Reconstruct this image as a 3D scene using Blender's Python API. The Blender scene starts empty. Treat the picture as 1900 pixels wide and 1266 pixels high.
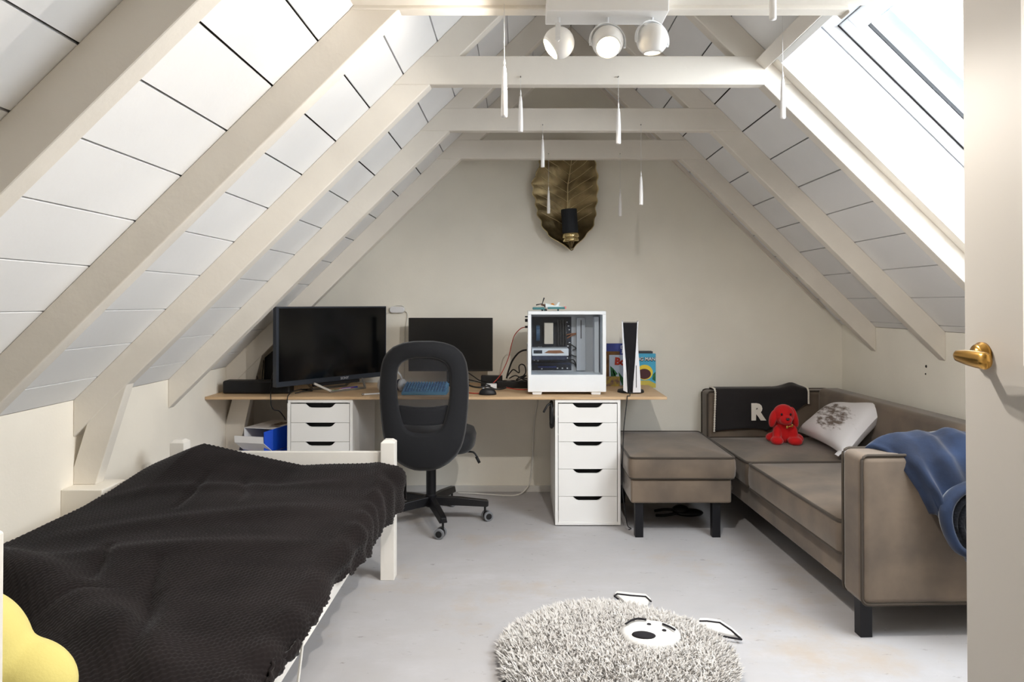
import bpy, math, random
import numpy as np
from mathutils import Vector, Matrix
R = math.radians
random.seed(7)
rng = np.random.default_rng(7)
sc = bpy.context.scene
col = sc.collection

# ------------------------------------------------------------------ camera
F = 24.0 / 36.0 * 1900.0          # focal length in pixels of the 1900 x 1266 frame
H = 1.236                         # eye height
PITCH = 0.6
cd = bpy.data.cameras.new('camera')
cam = bpy.data.objects.new('camera', cd)
col.objects.link(cam)
cd.lens = 24; cd.sensor_width = 36; cd.sensor_fit = 'HORIZONTAL'
cam.location = (0, 0, H)
cam.rotation_euler = (R(90 + PITCH), 0, 0)
cd.shift_x = (950 - 965) / 1900
cd.shift_y = (562 - F * math.tan(R(PITCH)) - 633) / 1900
cd.clip_start = 0.05
sc.camera = cam
# ------------------------------------------------------------------ world and exposure
w = bpy.data.worlds.new('overcast sky'); sc.world = w; w.use_nodes = True
w.node_tree.nodes['Background'].inputs[0].default_value = (0.90, 0.955, 1.0, 1)
w.node_tree.nodes['Background'].inputs[1].default_value = 4.6
sc.view_settings.view_transform = 'Standard'
sc.view_settings.look = 'None'
sc.view_settings.gamma = 1
sc.view_settings.exposure = 2.25
sc.view_settings.use_curve_mapping = False
sc.cycles.max_bounces = 10
sc.cycles.diffuse_bounces = 7
sc.cycles.transparent_max_bounces = 16
sc.cycles.sample_clamp_indirect = 6

# ------------------------------------------------------------------ helpers
def XX(px, Y): return (px - 965) * Y / F
def ZZ(py, Y): return H - (py - 562) * Y / F
def pt(px, py, Y): return (XX(px, Y), Y, ZZ(py, Y))
def lin(c):
    return tuple((v / 255 / 12.92) if v / 255 <= 0.04045 else ((v / 255 + 0.055) / 1.055) ** 2.4 for v in c)

def M(name, rgb, rough=0.6, metal=0.0, var=0.0, vscale=6.0, bump=0.0, bscale=60.0, sheen=0.0, rgb2=None,
      spec=0.4, emit=None, estr=0.0, stretch=None, alpha=1.0, coat=0.0):
    m = bpy.data.materials.new(name); m.use_nodes = True
    nt = m.node_tree; b = nt.nodes['Principled BSDF']
    c = lin(rgb)
    b.inputs['Base Color'].default_value = (*c, 1)
    b.inputs['Roughness'].default_value = rough
    b.inputs['Metallic'].default_value = metal
    b.inputs['Specular IOR Level'].default_value = spec
    if sheen:
        b.inputs['Sheen Weight'].default_value = sheen
        b.inputs['Sheen Roughness'].default_value = 0.4
    if coat: b.inputs['Coat Weight'].default_value = coat
    if alpha < 1: b.inputs['Alpha'].default_value = alpha
    if emit:
        b.inputs['Emission Color'].default_value = (*lin(emit), 1)
        b.inputs['Emission Strength'].default_value = estr
    tc = None
    def coord():
        nonlocal tc
        if tc is None:
            t = nt.nodes.new('ShaderNodeTexCoord'); tc = t.outputs['Object']
            if stretch:
                mp = nt.nodes.new('ShaderNodeMapping'); mp.inputs['Scale'].default_value = stretch
                nt.links.new(tc, mp.inputs[0]); tc = mp.outputs[0]
        return tc
    if var or rgb2:
        n = nt.nodes.new('ShaderNodeTexNoise'); n.inputs['Scale'].default_value = vscale; n.inputs['Detail'].default_value = 5
        nt.links.new(coord(), n.inputs['Vector'])
        r = nt.nodes.new('ShaderNodeValToRGB'); nt.links.new(n.outputs['Fac'], r.inputs[0])
        lo = lin(rgb2) if rgb2 else tuple(v * (1 - var) for v in c)
        hi = c if rgb2 else tuple(min(1, v * (1 + var)) for v in c)
        r.color_ramp.elements[0].position = 0.35; r.color_ramp.elements[0].color = (*lo, 1)
        r.color_ramp.elements[1].position = 0.65; r.color_ramp.elements[1].color = (*hi, 1)
        nt.links.new(r.outputs[0], b.inputs['Base Color'])
    if bump:
        n2 = nt.nodes.new('ShaderNodeTexNoise'); n2.inputs['Scale'].default_value = bscale; n2.inputs['Detail'].default_value = 4
        nt.links.new(coord(), n2.inputs['Vector'])
        bp = nt.nodes.new('ShaderNodeBump'); bp.inputs['Strength'].default_value = bump; bp.inputs['Distance'].default_value = 0.01
        nt.links.new(n2.outputs['Fac'], bp.inputs['Height']); nt.links.new(bp.outputs[0], b.inputs['Normal'])
    return m

FRAME = {}       # root name -> inverse matrix, so that parts may be given in world coordinates
class MB:
    def __init__(s): s.v = []; s.f = []
    def add(s, vs, fs):
        o = len(s.v); s.v += [tuple(map(float, p)) for p in vs]; s.f += [tuple(i + o for i in f) for f in fs]; return s
    def box(s, x0, x1, y0, y1, z0, z1):
        return s.add([(x0,y0,z0),(x1,y0,z0),(x1,y1,z0),(x0,y1,z0),(x0,y0,z1),(x1,y0,z1),(x1,y1,z1),(x0,y1,z1)],
                     [(3,2,1,0),(4,5,6,7),(0,1,5,4),(1,2,6,5),(2,3,7,6),(3,0,4,7)])
    def prism(s, poly, a, b, axis='y'):
        n = len(poly)
        def P(p, t):
            return (p[0], t, p[1]) if axis == 'y' else (t, p[0], p[1]) if axis == 'x' else (p[0], p[1], t)
        vs = [P(p, a) for p in poly] + [P(p, b) for p in poly]
        fs = [tuple(range(n)), tuple(range(2 * n - 1, n - 1, -1))] + [(i, i + n, (i + 1) % n + n, (i + 1) % n) for i in range(n)]
        return s.add(vs, fs)
    def loft(s, rings, caps=True, closed=True):
        n = len(rings[0]); vs = [p for r in rings for p in r]; fs = []
        for k in range(len(rings) - 1):
            for i in range(n if closed else n - 1):
                j = (i + 1) % n
                fs.append((k*n+i, k*n+j, (k+1)*n+j, (k+1)*n+i))
        if caps and closed:
            fs.append(tuple(range(n - 1, -1, -1))); fs.append(tuple((len(rings)-1)*n + i for i in range(n)))
        return s.add(vs, fs)
    def cyl(s, p0, p1, r0, r1=None, n=16):
        r1 = r0 if r1 is None else r1
        p0, p1 = Vector(p0), Vector(p1); d = (p1 - p0).normalized()
        u = d.orthogonal().normalized(); w_ = d.cross(u)
        rg = lambda p, r: [p + u * (r * math.cos(2*math.pi*i/n)) + w_ * (r * math.sin(2*math.pi*i/n)) for i in range(n)]
        return s.loft([rg(p0, r0), rg(p1, r1)])
    def lathe(s, prof, c=(0,0,0), n=24, axis=(0,0,1)):
        d = Vector(axis).normalized(); u = d.orthogonal().normalized(); w_ = d.cross(u); c = Vector(c)
        return s.loft([[c + d * h + u * (r * math.cos(2*math.pi*i/n)) + w_ * (r * math.sin(2*math.pi*i/n)) for i in range(n)] for r, h in prof])
    def tube(s, pts, r=0.003, n=8, smooth=True, sub=6, flat=None):
        P = [Vector(p) for p in pts]
        if smooth and len(P) > 2:
            Q = []
            for i in range(len(P) - 1):
                a = P[max(i-1,0)]; b = P[i]; c = P[i+1]; d = P[min(i+2,len(P)-1)]
                for k in range(sub):
                    t = k / sub
                    Q.append(0.5*((2*b)+(c-a)*t+(2*a-5*b+4*c-d)*t*t+(3*b-a-3*c+d)*t**3))
            Q.append(P[-1]); P = Q
        rings = []; up = None
        for i, p in enumerate(P):
            d = (P[min(i+1,len(P)-1)] - P[max(i-1,0)])
            if d.length < 1e-9: d = Vector((0,0,1))
            d.normalize()
            if up is None: up = d.orthogonal().normalized()
            up = (up - d * up.dot(d))
            if up.length < 1e-6: up = d.orthogonal()
            up.normalize(); sd = d.cross(up)
            rings.append([p + up*(r*math.cos(2*math.pi*k/n)) + sd*(r*math.sin(2*math.pi*k/n)) for k in range(n)])
        return s.loft(rings)
    def loop(s, pts, r, n=6):
        P = [Vector(p) for p in pts]; N = len(P); rings = []; up = None
        for i, p in enumerate(P):
            d = (P[(i+1)%N] - P[i-1]).normalized()
            ref = Vector((0,0,1)) if abs(d.z) < 0.9 else Vector((1,0,0))
            sd = d.cross(ref).normalized(); u = sd.cross(d)
            rings.append([p + u*(r*math.cos(2*math.pi*k/n)) + sd*(r*math.sin(2*math.pi*k/n)) for k in range(n)])
        vs = [q for rg in rings for q in rg]; fs = []
        for k in range(N):
            for i in range(n):
                j = (i+1)%n; k2 = (k+1)%N
                fs.append((k*n+i, k*n+j, k2*n+j, k2*n+i))
        return s.add(vs, fs)
    def ell(s, c, r, n=20, m=12, rot=None):
        c = Vector(c); vs = []; fs = []
        for j in range(m + 1):
            ph = math.pi * j / m
            for i in range(n):
                th = 2*math.pi*i/n
                p = Vector((r[0]*math.sin(ph)*math.cos(th), r[1]*math.sin(ph)*math.sin(th), r[2]*math.cos(ph)))
                if rot is not None: p = rot @ p
                vs.append(c + p)
        for j in range(m):
            for i in range(n):
                fs.append((j*n+i, (j+1)*n+i, (j+1)*n+(i+1)%n, j*n+(i+1)%n))
        return s.add(vs, fs)
    def grid(s, fn, nu, nv):
        vs = [fn(i/nu, j/nv) for j in range(nv+1) for i in range(nu+1)]
        fs = [(j*(nu+1)+i, j*(nu+1)+i+1, (j+1)*(nu+1)+i+1, (j+1)*(nu+1)+i) for j in range(nv) for i in range(nu)]
        return s.add(vs, fs)
    def cushion(s, x0, x1, y0, y1, z0, z1, crown=0.02, bulge=0.008, n=14):
        # a boxy upholstered cushion: crowned top, sides that swell a little, rounded corners
        def rect(z, out):
            pts = []
            r = 0.03
            for (cx, cy, a0) in ((x1-r, y1-r, 0), (x0+r, y1-r, 90), (x0+r, y0+r, 180), (x1-r, y0+r, 270)):
                for k in range(5):
                    a = R(a0 + 22.5*k); pts.append((cx + (r+out)*math.cos(a), cy + (r+out)*math.sin(a), z))
            # extra points along edges
            res = []
            for i, p in enumerate(pts):
                q = pts[(i+1) % len(pts)]; L = math.dist(p, q); k = max(1, int(L / 0.05))
                for t in range(k): res.append(tuple(p[a] + (q[a]-p[a])*t/k for a in range(3)))
            return res
        h = z1 - z0; cx, cy = (x0+x1)/2, (y0+y1)/2
        rings = [rect(z0, -0.004), rect(z0+0.15*h, bulge*0.6), rect(z0+0.5*h, bulge), rect(z0+0.85*h, bulge*0.6), rect(z1, -0.002)]
        base = rings[-1]
        for k in range(1, 8):
            t = k/8; rings.append([(cx+(p[0]-cx)*(1-t), cy+(p[1]-cy)*(1-t), z1 + crown*(1-(1-t)**3)) for p in base])
        rings.append([(cx+(p[0]-cx)*0.02, cy+(p[1]-cy)*0.02, z1+crown) for p in base])
        n = len(base)
        if True:
            vs = [p for rg in rings for p in rg]; fs = []
            for k in range(len(rings)-1):
                for i in range(n):
                    j = (i+1) % n; fs.append((k*n+i, k*n+j, (k+1)*n+j, (k+1)*n+i))
            fs.append(tuple(range(n-1,-1,-1))); fs.append(tuple((len(rings)-1)*n+i for i in range(n)))
            s.add(vs, fs)
        s.top_loop = base; s.bot_loop = rings[0]
        return s
    def build(s, name, mat, parent=None, bevel=0, seg=2, smooth=False, local=False, label=None, cat=None, group=None, kind=None, flip=False):
        me = bpy.data.meshes.new(name)
        vs = s.v
        if parent is not None and not local:
            r = parent
            while r.parent is not None: r = r.parent
            inv = FRAME.get(r.name)
            if inv is not None: vs = [tuple(inv @ Vector(p)) for p in vs]
        me.from_pydata(vs, [], s.f); me.validate()
        import bmesh
        bm = bmesh.new(); bm.from_mesh(me); bmesh.ops.recalc_face_normals(bm, faces=bm.faces); bm.to_mesh(me); bm.free()
        if smooth: me.polygons.foreach_set('use_smooth', [True]*len(me.polygons))
        o = bpy.data.objects.new(name, me); col.objects.link(o)
        me.materials.append(mat)
        if parent is not None: o.parent = parent
        if bevel:
            b = o.modifiers.new('bevel', 'BEVEL'); b.width = bevel; b.segments = seg; b.limit_method = 'ANGLE'; b.angle_limit = R(40)
            if smooth or seg > 2:
                me.polygons.foreach_set('use_smooth', [True]*len(me.polygons))
                b.harden_normals = True
        return tag(o, label, cat, group, kind)
def tag(o, label=None, cat=None, group=None, kind=None):
    if label: o['label'] = label
    if cat: o['category'] = cat
    if group: o['group'] = group
    if kind: o['kind'] = kind
    return o
def thing(name, label, cat, loc=(0,0,0), rotz=0.0, group=None, kind=None):
    o = bpy.data.objects.new(name, None); col.objects.link(o)
    o.empty_display_size = 0.05
    o.location = loc; o.rotation_euler = (0, 0, R(rotz))
    FRAME[o.name] = (Matrix.Translation(Vector(loc)) @ Matrix.Rotation(R(rotz), 4, 'Z')).inverted()
    return tag(o, label, cat, group, kind)
def copy_part(o, parent):
    c = o.copy(); col.objects.link(c); c.parent = parent; return c
def text(name, s, size, mat, parent, mtx, ext=0.0008, bold=0.0, align='CENTER'):
    cu = bpy.data.curves.new(name, 'FONT'); cu.body = s; cu.size = size; cu.extrude = ext; cu.offset = bold
    cu.align_x = align; cu.align_y = 'CENTER'; cu.resolution_u = 3
    t = bpy.data.objects.new(name, cu); col.objects.link(t)
    bpy.context.view_layer.update()
    me = bpy.data.meshes.new_from_object(t); col.objects.unlink(t); bpy.data.objects.remove(t); bpy.data.curves.remove(cu)
    me.transform(mtx)
    r = parent
    while r.parent is not None: r = r.parent
    if r.name in FRAME: me.transform(FRAME[r.name])
    me.materials.clear(); me.materials.append(mat)
    o = bpy.data.objects.new(name, me); col.objects.link(o); o.parent = parent
    return o
def remesh(o, vox, it=6):
    m = o.modifiers.new('remesh', 'REMESH'); m.mode = 'VOXEL'; m.voxel_size = vox; m.use_smooth_shade = True
    s = o.modifiers.new('smooth', 'SMOOTH'); s.iterations = it; s.factor = 0.5
def solidify(o, t, off=0.0):
    m = o.modifiers.new('solid', 'SOLIDIFY'); m.thickness = t; m.offset = off
def subsurf(o, l=1):
    m = o.modifiers.new('sub', 'SUBSURF'); m.levels = l; m.render_levels = l
FACE_CAM = Matrix(((1,0,0,0),(0,0,-1,0),(0,1,0,0),(0,0,0,1)))     # text plane stood up, facing -Y

# ------------------------------------------------------------------ materials
def floor_material():
    m = bpy.data.materials.new('painted floor sheet'); m.use_nodes = True
    nt = m.node_tree; N = nt.nodes; L = nt.links; b = N['Principled BSDF']
    b.inputs['Roughness'].default_value = 0.62; b.inputs['Specular IOR Level'].default_value = 0.25
    tc = N.new('ShaderNodeTexCoord')
    def noise(sc_, det=6, stretch=(1,1,1), rough=0.6):
        mp = N.new('ShaderNodeMapping'); mp.inputs['Scale'].default_value = stretch; L.new(tc.outputs['Object'], mp.inputs[0])
        n = N.new('ShaderNodeTexNoise'); n.inputs['Scale'].default_value = sc_; n.inputs['Detail'].default_value = det
        n.inputs['Roughness'].default_value = rough; L.new(mp.outputs[0], n.inputs['Vector']); return n.outputs['Fac']
    def ramp(f, p0, p1, c0, c1):
        r = N.new('ShaderNodeValToRGB'); r.color_ramp.elements[0].position = p0; r.color_ramp.elements[1].position = p1
        r.color_ramp.elements[0].color = (*c0, 1); r.color_ramp.elements[1].color = (*c1, 1); L.new(f, r.inputs[0]); return r.outputs[0]
    def mix(f, a, c):
        x = N.new('ShaderNodeMix'); x.data_type = 'RGBA'; L.new(f, x.inputs[0])
        for v, i in ((a, 6), (c, 7)):
            if isinstance(v, tuple): x.inputs[i].default_value = (*v, 1)
            else: L.new(v, x.inputs[i])
        return x.outputs[2]
    base = ramp(noise(2.2, 7), 0.35, 0.7, lin((170,169,171)), lin((188,187,190)))
    streak = ramp(noise(5, 8, (0.7, 1.6, 1), 0.7), 0.40, 0.66, (0,0,0), (1,1,1))
    c1 = mix(streak, lin((175,173,174)), base)
    wear = ramp(noise(1.3, 9, (1,1,1), 0.68), 0.535, 0.67, (0,0,0), (0.55,0.55,0.55))
    c2 = mix(wear, c1, lin((176,158,136)))
    scuff = ramp(noise(16, 9, (0.7, 2.0, 1), 0.75), 0.615, 0.67, (0,0,0), (0.6,0.6,0.6))
    c3 = mix(scuff, c2, lin((92,82,72)))
    L.new(c3, b.inputs['Base Color'])
    bp = N.new('ShaderNodeBump'); bp.inputs['Strength'].default_value = 0.12; bp.inputs['Distance'].default_value = 0.004
    L.new(noise(22, 6), bp.inputs['Height']); L.new(bp.outputs[0], b.inputs['Normal'])
    return m
MAT = dict(
    floor=floor_material(),
    wall=M('beige wall paint', (236,232,221), 0.85, var=0.03, vscale=3, bump=0.05, bscale=90),
    sidewall=M('pale wall paint', (236,230,218), 0.85, var=0.03, vscale=3, bump=0.05, bscale=90),
    board=M('white painted boards', (234,234,234), 0.6, var=0.02, vscale=3, bump=0.05, bscale=40),
    beam=M('white painted beams', (226,220,210), 0.55, var=0.03, vscale=5, bump=0.12, bscale=30),
    backing=M('dark void behind boards', (58,52,46), 0.9),
    white=M('white satin', (236,235,233), 0.4),
    trimw=M('white gloss trim', (226,228,230), 0.35),
    grey=M('grey plastic', (150,152,156), 0.5),
    black=M('black plastic', (22,22,24), 0.5),
    blackmetal=M('black steel', (24,24,27), 0.38, metal=0.3),
    screen=M('dark screen glass', (7,8,10), 0.12, spec=0.5),
    matte_screen=M('dark matte screen', (16,15,15), 0.32, spec=0.4),
    bezel=M('dark blue-grey bezel', (52,57,66), 0.35, metal=0.4),
    oak=M('pale oak laminate', (206,176,140), 0.5, rgb2=(190,158,120), vscale=5, stretch=(1.2, 14, 14)),
    silver=M('silver metal', (140,136,130), 0.5, metal=0.6),
    brass=M('polished brass', (204,158,84), 0.22, metal=1.0),
    antique=M('antique brass', (150,132,96), 0.36, metal=0.9, rgb2=(104,90,64), vscale=9, bump=0.25, bscale=25),
    velvet=M('taupe velvet', (117,103,89), 0.75, sheen=0.35, rgb2=(92,82,73), vscale=5, spec=0.2, bump=0.05, bscale=12),
    velvet_dark=M('velvet piping', (62,54,46), 0.85, sheen=0.15),
    legblack=M('black square steel', (28,28,32), 0.4, metal=0.4),
    chairfab=M('black chair fabric', (24,25,29), 0.85, sheen=0.15, bump=0.12, bscale=400),
    blanket=M('black waffle fleece', (30,26,26), 0.95, sheen=0.12, spec=0.05, var=0.2, vscale=5),
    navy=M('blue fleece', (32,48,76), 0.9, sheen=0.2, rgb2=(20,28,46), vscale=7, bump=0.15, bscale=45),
    navyshade=M('fleece darkened as hollow shade', (13,15,22), 0.95, sheen=0.05, bump=0.6, bscale=160),
    throw=M('black cotton throw', (33,30,31), 0.9, sheen=0.15, bump=0.08, bscale=40),
    cream=M('cream stitching', (222,216,205), 0.8),
    red=M('red plush', (190,12,16), 0.9, sheen=0.3, bump=0.25, bscale=220),
    yellow=M('pale yellow plush', (208,194,116), 0.9, sheen=0.3, bump=0.08, bscale=200),
    wax=M('white candle plastic', (240,238,236), 0.45),
    thread=M('thin white thread', (215,215,215), 0.5),
    rug=M('off-white rug pile', (214,211,207), 0.9, sheen=0.05, rgb2=(188,184,180), vscale=30),
    felt=M('white felt', (218,216,213), 0.95),
    stitch=M('black yarn', (30,28,32), 0.9),
    pcwhite=M('white powder-coated steel', (232,236,240), 0.4),
    pcb=M('dark circuit board', (30,33,42), 0.5, rgb2=(46,52,66), vscale=60),
    blueboard=M('blue-black card', (34,42,68), 0.5, rgb2=(58,66,90), vscale=70),
    beige=M('beige cooler cover', (214,202,184), 0.45),
    copper=M('copper-brown cables', (150,100,70), 0.5),
    alu=M('brushed grey steel', (196,198,201), 0.4, metal=0.2),
    ps_white=M('white console shell', (228,230,236), 0.4),
    gloss_black=M('gloss black', (16,18,26), 0.15),
    keyblue=M('blue keycaps', (96,160,198), 0.5, rgb2=(70,120,176), vscale=30),
    blue=M('blue carton', (16,78,205), 0.45),
    bluedark=M('dark blue carton', (20,50,140), 0.45),
    carton=M('white carton', (226,226,228), 0.5),
    rubber=M('grey rubber', (120,122,126), 0.6),
    redcable=M('red cable', (176,60,48), 0.5),
    whitecable=M('white cable', (222,220,214), 0.5),
    wood_dark=M('stained gap', (80,66,50), 0.9),
    flash=M('blue-grey roof flashing', (122,150,188), 0.5),
    hole=M('dark recess', (34,32,32), 0.8),
)
def glass_mat(name, tint=(1,1,1), gl=0.06):
    m = bpy.data.materials.new(name); m.use_nodes = True; nt = m.node_tree; nt.nodes.clear()
    o = nt.nodes.new('ShaderNodeOutputMaterial'); t = nt.nodes.new('ShaderNodeBsdfTransparent'); g = nt.nodes.new('ShaderNodeBsdfGlossy')
    t.inputs[0].default_value = (*tint, 1); g.inputs['Roughness'].default_value = 0.02
    x = nt.nodes.new('ShaderNodeMixShader'); x.inputs[0].default_value = gl
    nt.links.new(t.outputs[0], x.inputs[1]); nt.links.new(g.outputs[0], x.inputs[2]); nt.links.new(x.outputs[0], o.inputs[0])
    return m
MAT['veinbrass'] = M('rubbed brass veins', (205,188,146), 0.35, metal=0.9)
MAT['glass'] = glass_mat('window glass')
MAT['pcglass'] = glass_mat('tempered glass', (0.88,0.9,0.92), 0.02)
def mesh_mat():
    m = bpy.data.materials.new('open chair mesh'); m.use_nodes = True; nt = m.node_tree
    b = nt.nodes['Principled BSDF']; b.inputs['Base Color'].default_value = (*lin((40,41,46)), 1); b.inputs['Roughness'].default_value = 0.8
    b.inputs['Alpha'].default_value = 0.5
    return m
MAT['mesh'] = mesh_mat()
MAT['bulb'] = M('lit bulb', (255,240,210), 0.5, emit=(255,228,180), estr=14)

# ================================================================== the room
YW = 4.48; YB = -0.7
XL, XR = -1.745, 2.111
HL, HR = 0.855, 1.091
T = 0.993
TH = math.atan(T); SN, CS = math.sin(TH), math.cos(TH)
XA = ((HR - HL) / T + XR + XL) / 2; ZA = HL + T * (XA - XL)      # ridge
YR = dict(A=1.315, B=1.985, C=2.67, D=3.388, E=4.05)              # front faces of the rafters
RW, RD = 0.057, 0.145
zl = lambda x: HL + T * (x - XL)
zr = lambda x: HR + T * (XR - x)
PL = lambda x, n: (x - n * SN, zl(x) + n * CS)     # left slope point pushed outward by n
PR = lambda x, n: (x + n * SN, zr(x) + n * CS)

st = lambda o: tag(o, kind='structure')
st(MB().box(XL-0.1, XR+0.1, YB, YW+0.08, -0.06, 0).build('floor', MAT['floor'], label='pale grey worn painted floor sheet'))
st(MB().prism([(XL-0.1,0),(XR+0.1,0),(XR+0.1,zr(XR)),(XA,ZA+0.03),(XL-0.1,zl(XL))], YW, YW+0.08).build('wall_back', MAT['wall'], label='beige gable wall behind the desk'))
wl = MB().box(XL-0.08, XL, YB, YW, 0, HL).build('wall_left', MAT['sidewall'], label='pale low knee wall along the bed'); st(wl)
wr = MB().box(XR, XR+0.08, YB, YW, 0, HR).build('wall_right', MAT['wall'], label='beige low knee wall behind the sofa'); st(wr)
for (px, py, sz) in ((1718, 680, 0.008), (1717, 694, 0.005)):
    Yh = XR * F / (px - 965)
    MB().lathe([(sz, 0), (sz*0.6, 0.003), (0.001, 0.004)], (XR-0.004+0.003, Yh, ZZ(py, Yh)), 10, (-1,0,0)).build('chipped_hole', MAT['hole'], wr)
st(MB().prism([(XL-0.1,0),(XR+0.1,0),(XR+0.1,zr(XR)),(XA,ZA+0.03),(XL-0.1,zl(XL))], YB-0.08, YB).build('wall_front', MAT['sidewall'], label='pale wall behind the camera'))
st(MB().box(XL, XR, YW-0.014, YW, 0, 0.042).build('baseboard_back', M('grey baseboard', (208,206,202), 0.6), bevel=0.003, label='low grey baseboard under the desk'))
# sloping ceilings: dark backing, then every board an object
cl = MB().prism([PL(XL-0.02,0.022), (XA,ZA+0.03), (XA,ZA+0.09), PL(XL-0.02,0.05)], YB, YW).build('ceiling', MAT['backing'], label='left roof slope clad with white boards'); st(cl)
XO, XB = 1.015, 1.90            # skylight opening, upper and lower edge on the slope
YO0, YO1 = 1.372, 2.67          # its near and far side
crb = MB()
for (a, b, y0, y1) in ((XA, XR+0.02, YB, YO0), (XA, XR+0.02, YO1, YW), (XA, XO, YO0, YO1), (XB, XR+0.02, YO0, YO1)):
    crb.prism([PR(a,0.022) if a != XA else (XA,ZA+0.03), PR(b,0.022), PR(b,0.05), PR(a,0.05) if a != XA else (XA,ZA+0.09)], y0, y1)
cr = crb.build('ceiling', MAT['backing'], label='right roof slope with skylight, clad with white boards'); st(cr)
g = 0.0022
def board(x0, x1, y0, y1, PF, par):
    MB().prism([PF(x0+g,0), PF(x1-g,0), PF(x1-g,0.018), PF(x0+g,0.018)], y0, y1).build('board', MAT['board'], par)
seams = sorted([-1.1215 + 0.1328*k for k in range(-4, 11)])
seams = [XL] + [s for s in seams if XL + 0.03 < s < XA - 0.02] + [XA]
for a, b in zip(seams, seams[1:]): board(a, b, YB, YW, PL, cl)
seams = sorted([1.246 + 0.1389*k for k in range(-7, 7)])
seams = [XA] + [s for s in seams if XA + 0.02 < s < XR - 0.03] + [XR]
for a, b in zip(seams, seams[1:]):
    if b <= XO or a >= XB: board(a, b, YB, YW, PR, cr)
    else:
        board(a, b, YB, YO0, PR, cr); board(a, b, YO1, YW, PR, cr)
        if a < XO: board(a, XO, YO0, YO1, PR, cr)
        if b > XB: board(XB, b, YO0, YO1, PR, cr)
for k, y in YR.items():
    MB().prism([(XL,zl(XL)),(XA,ZA),(XA,ZA-RD),(XL,HL-RD)], y, y+RW).build('rafter', MAT['beam'], cl, bevel=0.004)
    if k == 'B':
        MB().prism([(XA,ZA),(XO-0.05,zr(XO-0.05)),(XO-0.05,zr(XO-0.05)-RD),(XA,ZA-RD)], y, y+RW).build('rafter', MAT['beam'], cr, bevel=0.004)
    else:
        MB().prism([(XR,zr(XR)),(XA,ZA),(XA,ZA-RD),(XR,HR-RD)], y, y+RW).build('rafter', MAT['beam'], cr, bevel=0.004)
TZ0, TZ1 = 2.092, 2.205
for k in 'BCDE':
    y = YR[k] - 0.004
    xl = lambda z: XL + (z - HL) / T
    xr = lambda z: XR - (z - HR) / T
    p = [(xl(TZ0), TZ0), (xr(TZ0), TZ0), (xr(TZ1), TZ1), (xl(TZ1), TZ1)]
    if k == 'B': p = [(xl(TZ0), TZ0), (XO-0.05, TZ0), (XO-0.09, TZ1), (xl(TZ1), TZ1)]
    MB().prism(p, y, y+0.048).build('collar_tie', MAT['beam'], cl, bevel=0.004)
# struts under the rafters on the left
MB().prism([(-1.745,0.525),(-1.658,0.525),(-1.515,0.99),(-1.625,0.99),(-1.745,0.592)], YR['C']+0.003, YR['C']+RW-0.003).build('strut', MAT['beam'], cl, bevel=0.003)
MB().prism([(-1.745,0.0),(-1.742,0.0),(-1.60,0.66),(-1.515,0.99),(-1.62,0.99),(-1.735,0.56),(-1.745,0.52)], YR['E']+0.003, YR['E']+RW-0.003).build('strut', MAT['beam'], cl, bevel=0.003)
# boxed-in floor beam at the foot of the near strut
st(MB().box(XL, -1.588, 2.60, 2.76, 0, 0.525).build('trim_1', MAT['sidewall'], bevel=0.004, label='boxed-in beam end beside the bed, strut standing on it'))
# battens where the right slope meets the gable wall
st(MB().prism([PR(XA,-0.0), PR(XR-0.12,0), PR(XR-0.12,-0.02), PR(XA,-0.02)], YW-0.022, YW).build('trim_2', MAT['beam'], label='thin white batten along the gable, right slope'))
# flat ceiling above the camera side
st(MB().box(XL+(2.10-HL)/T, XR-(2.10-HR)/T, YB, 1.984, 2.104, 2.124).build('ceiling', MAT['beam'], label='flat white ceiling in front of the first collar tie'))
# ------------------------------------------------------------------ skylight
win = thing('window_1', 'white framed roof window set deep in the right slope', None, (XO, 2.0, zr(XO)), kind='structure')
def pr4(a, b, n0, n1): return [PR(a,n0), PR(b,n0), PR(b,n1), PR(a,n1)]
MB().prism(pr4(XO-0.012, XB+0.012, -0.022, 0.20), 2.615, 2.668).build('reveal_panel', MAT['trimw'], win, bevel=0.002)
MB().prism(pr4(XO-0.012, XB+0.012, -0.022, 0.20), 1.374, 1.40).build('reveal_panel', MAT['trimw'], win, bevel=0.002)
MB().prism(pr4(XO-0.012, XO+0.006, -0.022, 0.20), 1.40, 2.615).build('reveal_panel', MAT['trimw'], win, bevel=0.002)
MB().prism(pr4(XB-0.006, XB+0.012, -0.022, 0.20), 1.40, 2.615).build('reveal_panel', MAT['trimw'], win, bevel=0.002)
MB().prism(pr4(XO-0.05, XO-0.013, -0.06, 0.0), 1.372, 2.67).build('header', MAT['beam'], win, bevel=0.003)
fr = MB()
fa, fb = XO+0.006, XB-0.006
fr.prism(pr4(fa, fb, 0.185, 0.29), 2.585, 2.614); fr.prism(pr4(fa, fb, 0.185, 0.29), 1.401, 1.43)
fr.prism(pr4(fa, fa+0.03, 0.185, 0.29), 1.43, 2.585); fr.prism(pr4(fb-0.03, fb, 0.185, 0.29), 1.43, 2.585)
fro = fr.build('frame', MAT['white'], win, bevel=0.003)
MB().cyl((PR(fa+0.03,0.215)[0], 2.580, PR(fa+0.03,0.215)[1]), (PR(fa+0.03,0.215)[0], 2.586, PR(fa+0.03,0.215)[1]), 0.007, n=12).build('screw_cap', MAT['grey'], fro)
sa, sb = fa+0.036, fb-0.036
s_ = MB()
s_.prism(pr4(sa, sb, 0.215, 0.285), 2.515, 2.579); s_.prism(pr4(sa, sb, 0.215, 0.285), 1.436, 1.50)
s_.prism(pr4(sa, sa+0.05, 0.215, 0.285), 1.50, 2.515); s_.prism(pr4(sb-0.05, sb, 0.215, 0.285), 1.50, 2.515)
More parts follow.
